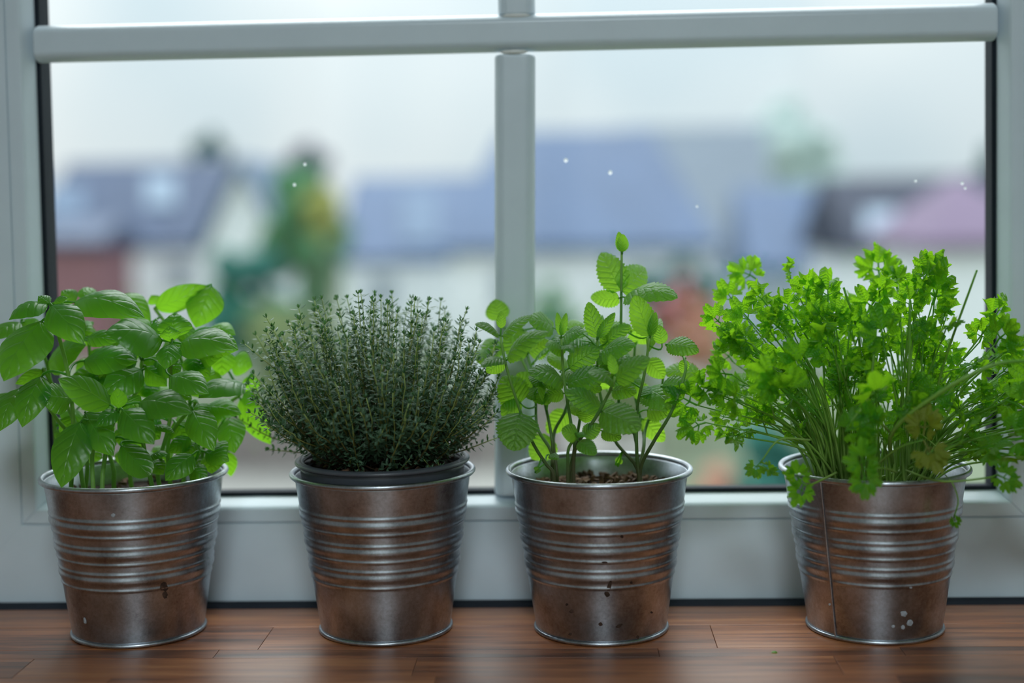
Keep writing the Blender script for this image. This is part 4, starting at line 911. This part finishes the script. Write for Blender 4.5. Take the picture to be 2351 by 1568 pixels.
def house(label, px0, px1, ridge, eave, Y, depth, wallm, roofm, hip=0.0, gable_front=False, extra=None):
    """gabled house; picture positions give its width, ridge and eaves at distance Y"""
    e0, e1 = at(px0, eave, Y), at(px1, eave, Y); ez = (e0.z + e1.z) / 2; x0, x1 = e0.x, e1.x
    root = empty('house', ((x0 + x1) / 2, Y + depth / 2, GZ)); tag(root, label, 'house', 'houses beyond the window')
    mb = MB(); mb.box(x0 + .25, x1 - .25, Y + .3, Y + depth - .3, GZ, ez)
    if gable_front:
        rz = at((px0 + px1) / 2, ridge, Y).z; xm = (x0 + x1) / 2
        mb.prism([(x0 + .25, Y + .3, ez), (x1 - .25, Y + .3, ez), (xm, Y + .3, rz - .15)], (0, 0, 0), (0, depth - .6, 0)); mb.build('wall', wallm, root)
        th = .18
        for sx_, xe in ((-1, x0), (1, x1)):
            m2 = MB(); m2.prism([(xm, Y, rz), (xe, Y, ez - .1), (xe, Y, ez - .1 + th), (xm, Y, rz + th)], (0, 0, 0), (0, depth, 0)); m2.build('roof', roofm, root)
    else:
        rz = at((px0 + px1) / 2, ridge, Y + depth / 2).z; hx = (x1 - x0) * hip; ym_ = Y + depth / 2
        if not hip:
            for xx in (x0 + .25, x1 - .45): mb.prism([(xx, Y + .3, ez), (xx, Y + depth - .3, ez), (xx, ym_, rz - .15)], (0, 0, 0), (.2, 0, 0))
        mb.build('wall', wallm, root)
        vv = [(x0, Y, ez), (x1, Y, ez), (x1, Y + depth, ez), (x0, Y + depth, ez), (x0 + hx, ym_, rz), (x1 - hx, ym_, rz)]
        vv += [(a, b2, c - .2) for a, b2, c in vv[:4]]
        mesh('roof', vv, [(0, 1, 5, 4), (2, 3, 4, 5), (1, 2, 5), (3, 0, 4), (0, 6, 7, 1), (1, 7, 8, 2), (2, 8, 9, 3), (3, 9, 6, 0), (6, 9, 8, 7)], roofm, root, False)
        root['_s'] = 1
        # roof windows sit on the front slope
        for (sx0, sx1, sy0, sy1, sm) in (extra or []):
            def onroof(px, py):
                d = ray(px, py); n = V((0, -(rz - ez), depth / 2)).normalized(); p0 = V((x0, Y, ez)) + n * .03
                return CAM + d * ((p0 - CAM).dot(n) / d.dot(n))
            cs = [onroof(*q) for q in ((sx0, sy1), (sx1, sy1), (sx1, sy0), (sx0, sy0))]; n = V((0, -(rz - ez), depth / 2)).normalized()
            m2 = MB(); m2.prism(cs, (0, 0, 0), n * .07); m2.build('roof_window', sm, root)
        del root['_s']
    # a row of windows on the front wall
    wz = ez - 1.75
    if wz > GZ + .4 and x1 - x0 > 3:
        nw = max(2, int((x1 - x0) / 2.6))
        for k in range(nw):
            wx = x0 + (x1 - x0) * (k + .5) / nw
            m2 = MB(); m2.box(wx - .5, wx + .5, Y + .24, Y + .33, wz, wz + 1.15); wo = m2.build('window', M['render'], root)
            m2 = MB(); m2.box(wx - .42, wx + .42, Y + .22, Y + .25, wz + .08, wz + 1.07); m2.build('pane', M['pane_dark'], wo)
    return root
house('house with a dark slate roof and pale roof windows behind the basil', 60, 520, 372, 560, 50, 9, M['render'], M['slate_dark'], 0, False, [(335, 405, 405, 475, M['skylight']), (105, 195, 430, 500, M['slate_pale'])])
house('small red brick house at the left window edge', 40, 238, 505, 552, 44, 4, M['brick'], M['slate_dark'])
house('white gable-fronted house with a steep pointed gable', 445, 655, 372, 570, 41, 7, M['render'], M['slate_pale'], 0, True)
house('long house with a blue slate roof and white wall above the thyme', 770, 1190, 405, 590, 48, 9, M['render'], M['slate'], 0, False, [(920, 1010, 440, 560, M['slate_pale'])])
house('tall house with a broad blue hipped roof behind the mint', 1010, 1650, 300, 560, 36, 9, M['render'], M['slate'], .2)
house('pale grey house peeking out behind the broad blue roof', 1440, 1790, 290, 590, 58, 8, M['facade'], M['slate_light'])
house('low house with a grey-blue roof above the parsley', 1720, 1990, 425, 610, 46, 8, M['facade'], M['slate'])
house('house with a dark roof and a pale roof window near the right edge', 1950, 2420, 402, 562, 35, 8, M['render'], M['slate_black'], 0, False, [(1985, 2055, 485, 553, M['skylight'])])
house('house with a pinkish tiled gable at the right window edge', 2125, 2450, 400, 552, 28, 6, M['render'], M['pinktile'], .5)

def tree(name, label, cat, px, py_top, py_bot, wpx, Y, m, seed, cone=False, trunk=True, m2=None, group=None):
    top, bot = at(px, py_top, Y), at(px, py_bot, Y); rx = (at(px + wpx / 2, py_top, Y) - at(px - wpx / 2, py_top, Y)).x / 2
    root = empty(name, (top.x, Y, GZ)); tag(root, label, cat, group)
    bot.z = max(bot.z, GZ + .05); h = top.z - bot.z; rnd = random.Random(seed); bm = bmesh.new()
    for k in range(26):
        u = rnd.random(); a = rnd.random() * 6.283; w_ = (1 - u) ** .8 if cone else math.sin(math.pi * (.12 + .80 * u)) ** .8; rr = rx * w_ * math.sqrt(rnd.random()) * .75
        c = V((top.x + rr * math.cos(a), Y + rr * math.sin(a), bot.z + h * (.10 + .8 * u))); s = rx * rnd.uniform(.26, .42) * (.5 + .5 * w_)
        mt = Matrix.Translation(c) @ Matrix.Diagonal((s, s, min(s * 1.0, h * .12 + s * .3), 1))
        r = bmesh.ops.create_icosphere(bm, subdivisions=2, radius=1.0, matrix=mt)
        for vv in r['verts']: vv.co += (vv.co - c) * (noise.noise(vv.co * 2.6) * .45)
    me = bpy.data.meshes.new('crown')
    bm.transform(Matrix.Translation(-ORG[root.name])); bm.to_mesh(me); bm.free(); me.materials.append(m)
    me.polygons.foreach_set('use_smooth', [True] * len(me.polygons))
    o = bpy.data.objects.new('crown', me); COL.objects.link(o); o.parent = root; ORG[o.name] = ORG[root.name]
    if trunk:
        mb = MB(); mb.tube([(top.x, Y, GZ), (top.x + .05, Y, (GZ + top.z) / 2), (top.x, Y, bot.z + h * .6)], [rx * .10 + .05, rx * .08 + .04, rx * .04 + .02], 8); mb.build('trunk', M['bark'], root, True)
    return root
tree('tree', 'small dark conifer rising behind the left slate roof', 'tree', 482, 290, 470, 120, 64, M['f_dark'], 1, False)
tree('tree', 'tall green tree between the white gable and the long blue roof', 'tree', 690, 345, 800, 240, 36, M['f_green'], 2)
tree('tree', 'purple-brown tree top showing above the green tree', 'tree', 705, 328, 450, 120, 52, M['f_plum'], 22)
tree('shrub', 'yellow autumn shrub beside the green tree', 'shrub', 735, 415, 560, 110, 33, M['f_yellow'], 3)
tree('shrub', 'dark teal bush below the white gable', 'shrub', 570, 560, 830, 250, 29, M['f_teal'], 4, False, False)
tree('shrub', 'olive bush at the back of the thyme', 'shrub', 640, 700, 900, 300, 24.5, M['f_olive'], 5, False, False)
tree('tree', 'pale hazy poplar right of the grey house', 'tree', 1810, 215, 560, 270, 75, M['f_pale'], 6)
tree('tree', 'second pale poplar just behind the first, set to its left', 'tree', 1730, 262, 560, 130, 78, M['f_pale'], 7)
tree('tree', 'dark tree at the right window edge', 'tree', 2285, 320, 560, 150, 56, M['f_dark'], 8)
tree('shrub', 'dark green shrub behind the red one', 'shrub', 1540, 570, 800, 230, 34, M['f_dark'], 9, False, False)
tree('shrub', 'red-leaved shrub right of the tall mint shoot', 'shrub', 1555, 630, 800, 130, 30, M['f_red'], 10, False, False)
tree('shrub', 'pinkish autumn shrub between mint and parsley', 'shrub', 1610, 690, 860, 150, 28, M['f_pink'], 11, False, False)
tree('shrub', 'green shrub beside the middle glazing bar', 'shrub', 1265, 640, 840, 150, 33, M['f_green'], 12, False, False)
tree('shrub', 'grey-green bush low behind the mint', 'shrub', 1420, 760, 1000, 300, 25, M['f_olive'], 13, False, False)
tree('hedge', 'dark teal garden hedge between the mint and parsley pots', 'hedge', 1780, 960, 1300, 330, 16, M['f_teal'], 14, False, False)
tree('shrub', 'orange-brown shrub just above the lower window frame', 'shrub', 1640, 1060, 1250, 120, 14, M['f_pink'], 15, False, False)
fr = empty('garden_fence', (at(600, 900, 24).x, 24, GZ)); tag(fr, 'grey-brown wooden garden fence behind the basil and thyme', 'fence')
fx0, fx1 = at(-100, 900, 24).x, at(1300, 900, 24).x; nb = 40
for k in range(nb):
    a = fx0 + (fx1 - fx0) * k / nb; mb = MB(); mb.box(a, a + (fx1 - fx0) / nb - .02, 24, 24.03, GZ, GZ + 1.2); mb.build('slat', M['fence'], fr)
for zz_ in (.3, .95):
    mb = MB(); mb.box(fx0, fx1, 24.03, 24.09, GZ + zz_, GZ + zz_ + .08); mb.build('rail', M['fence'], fr)
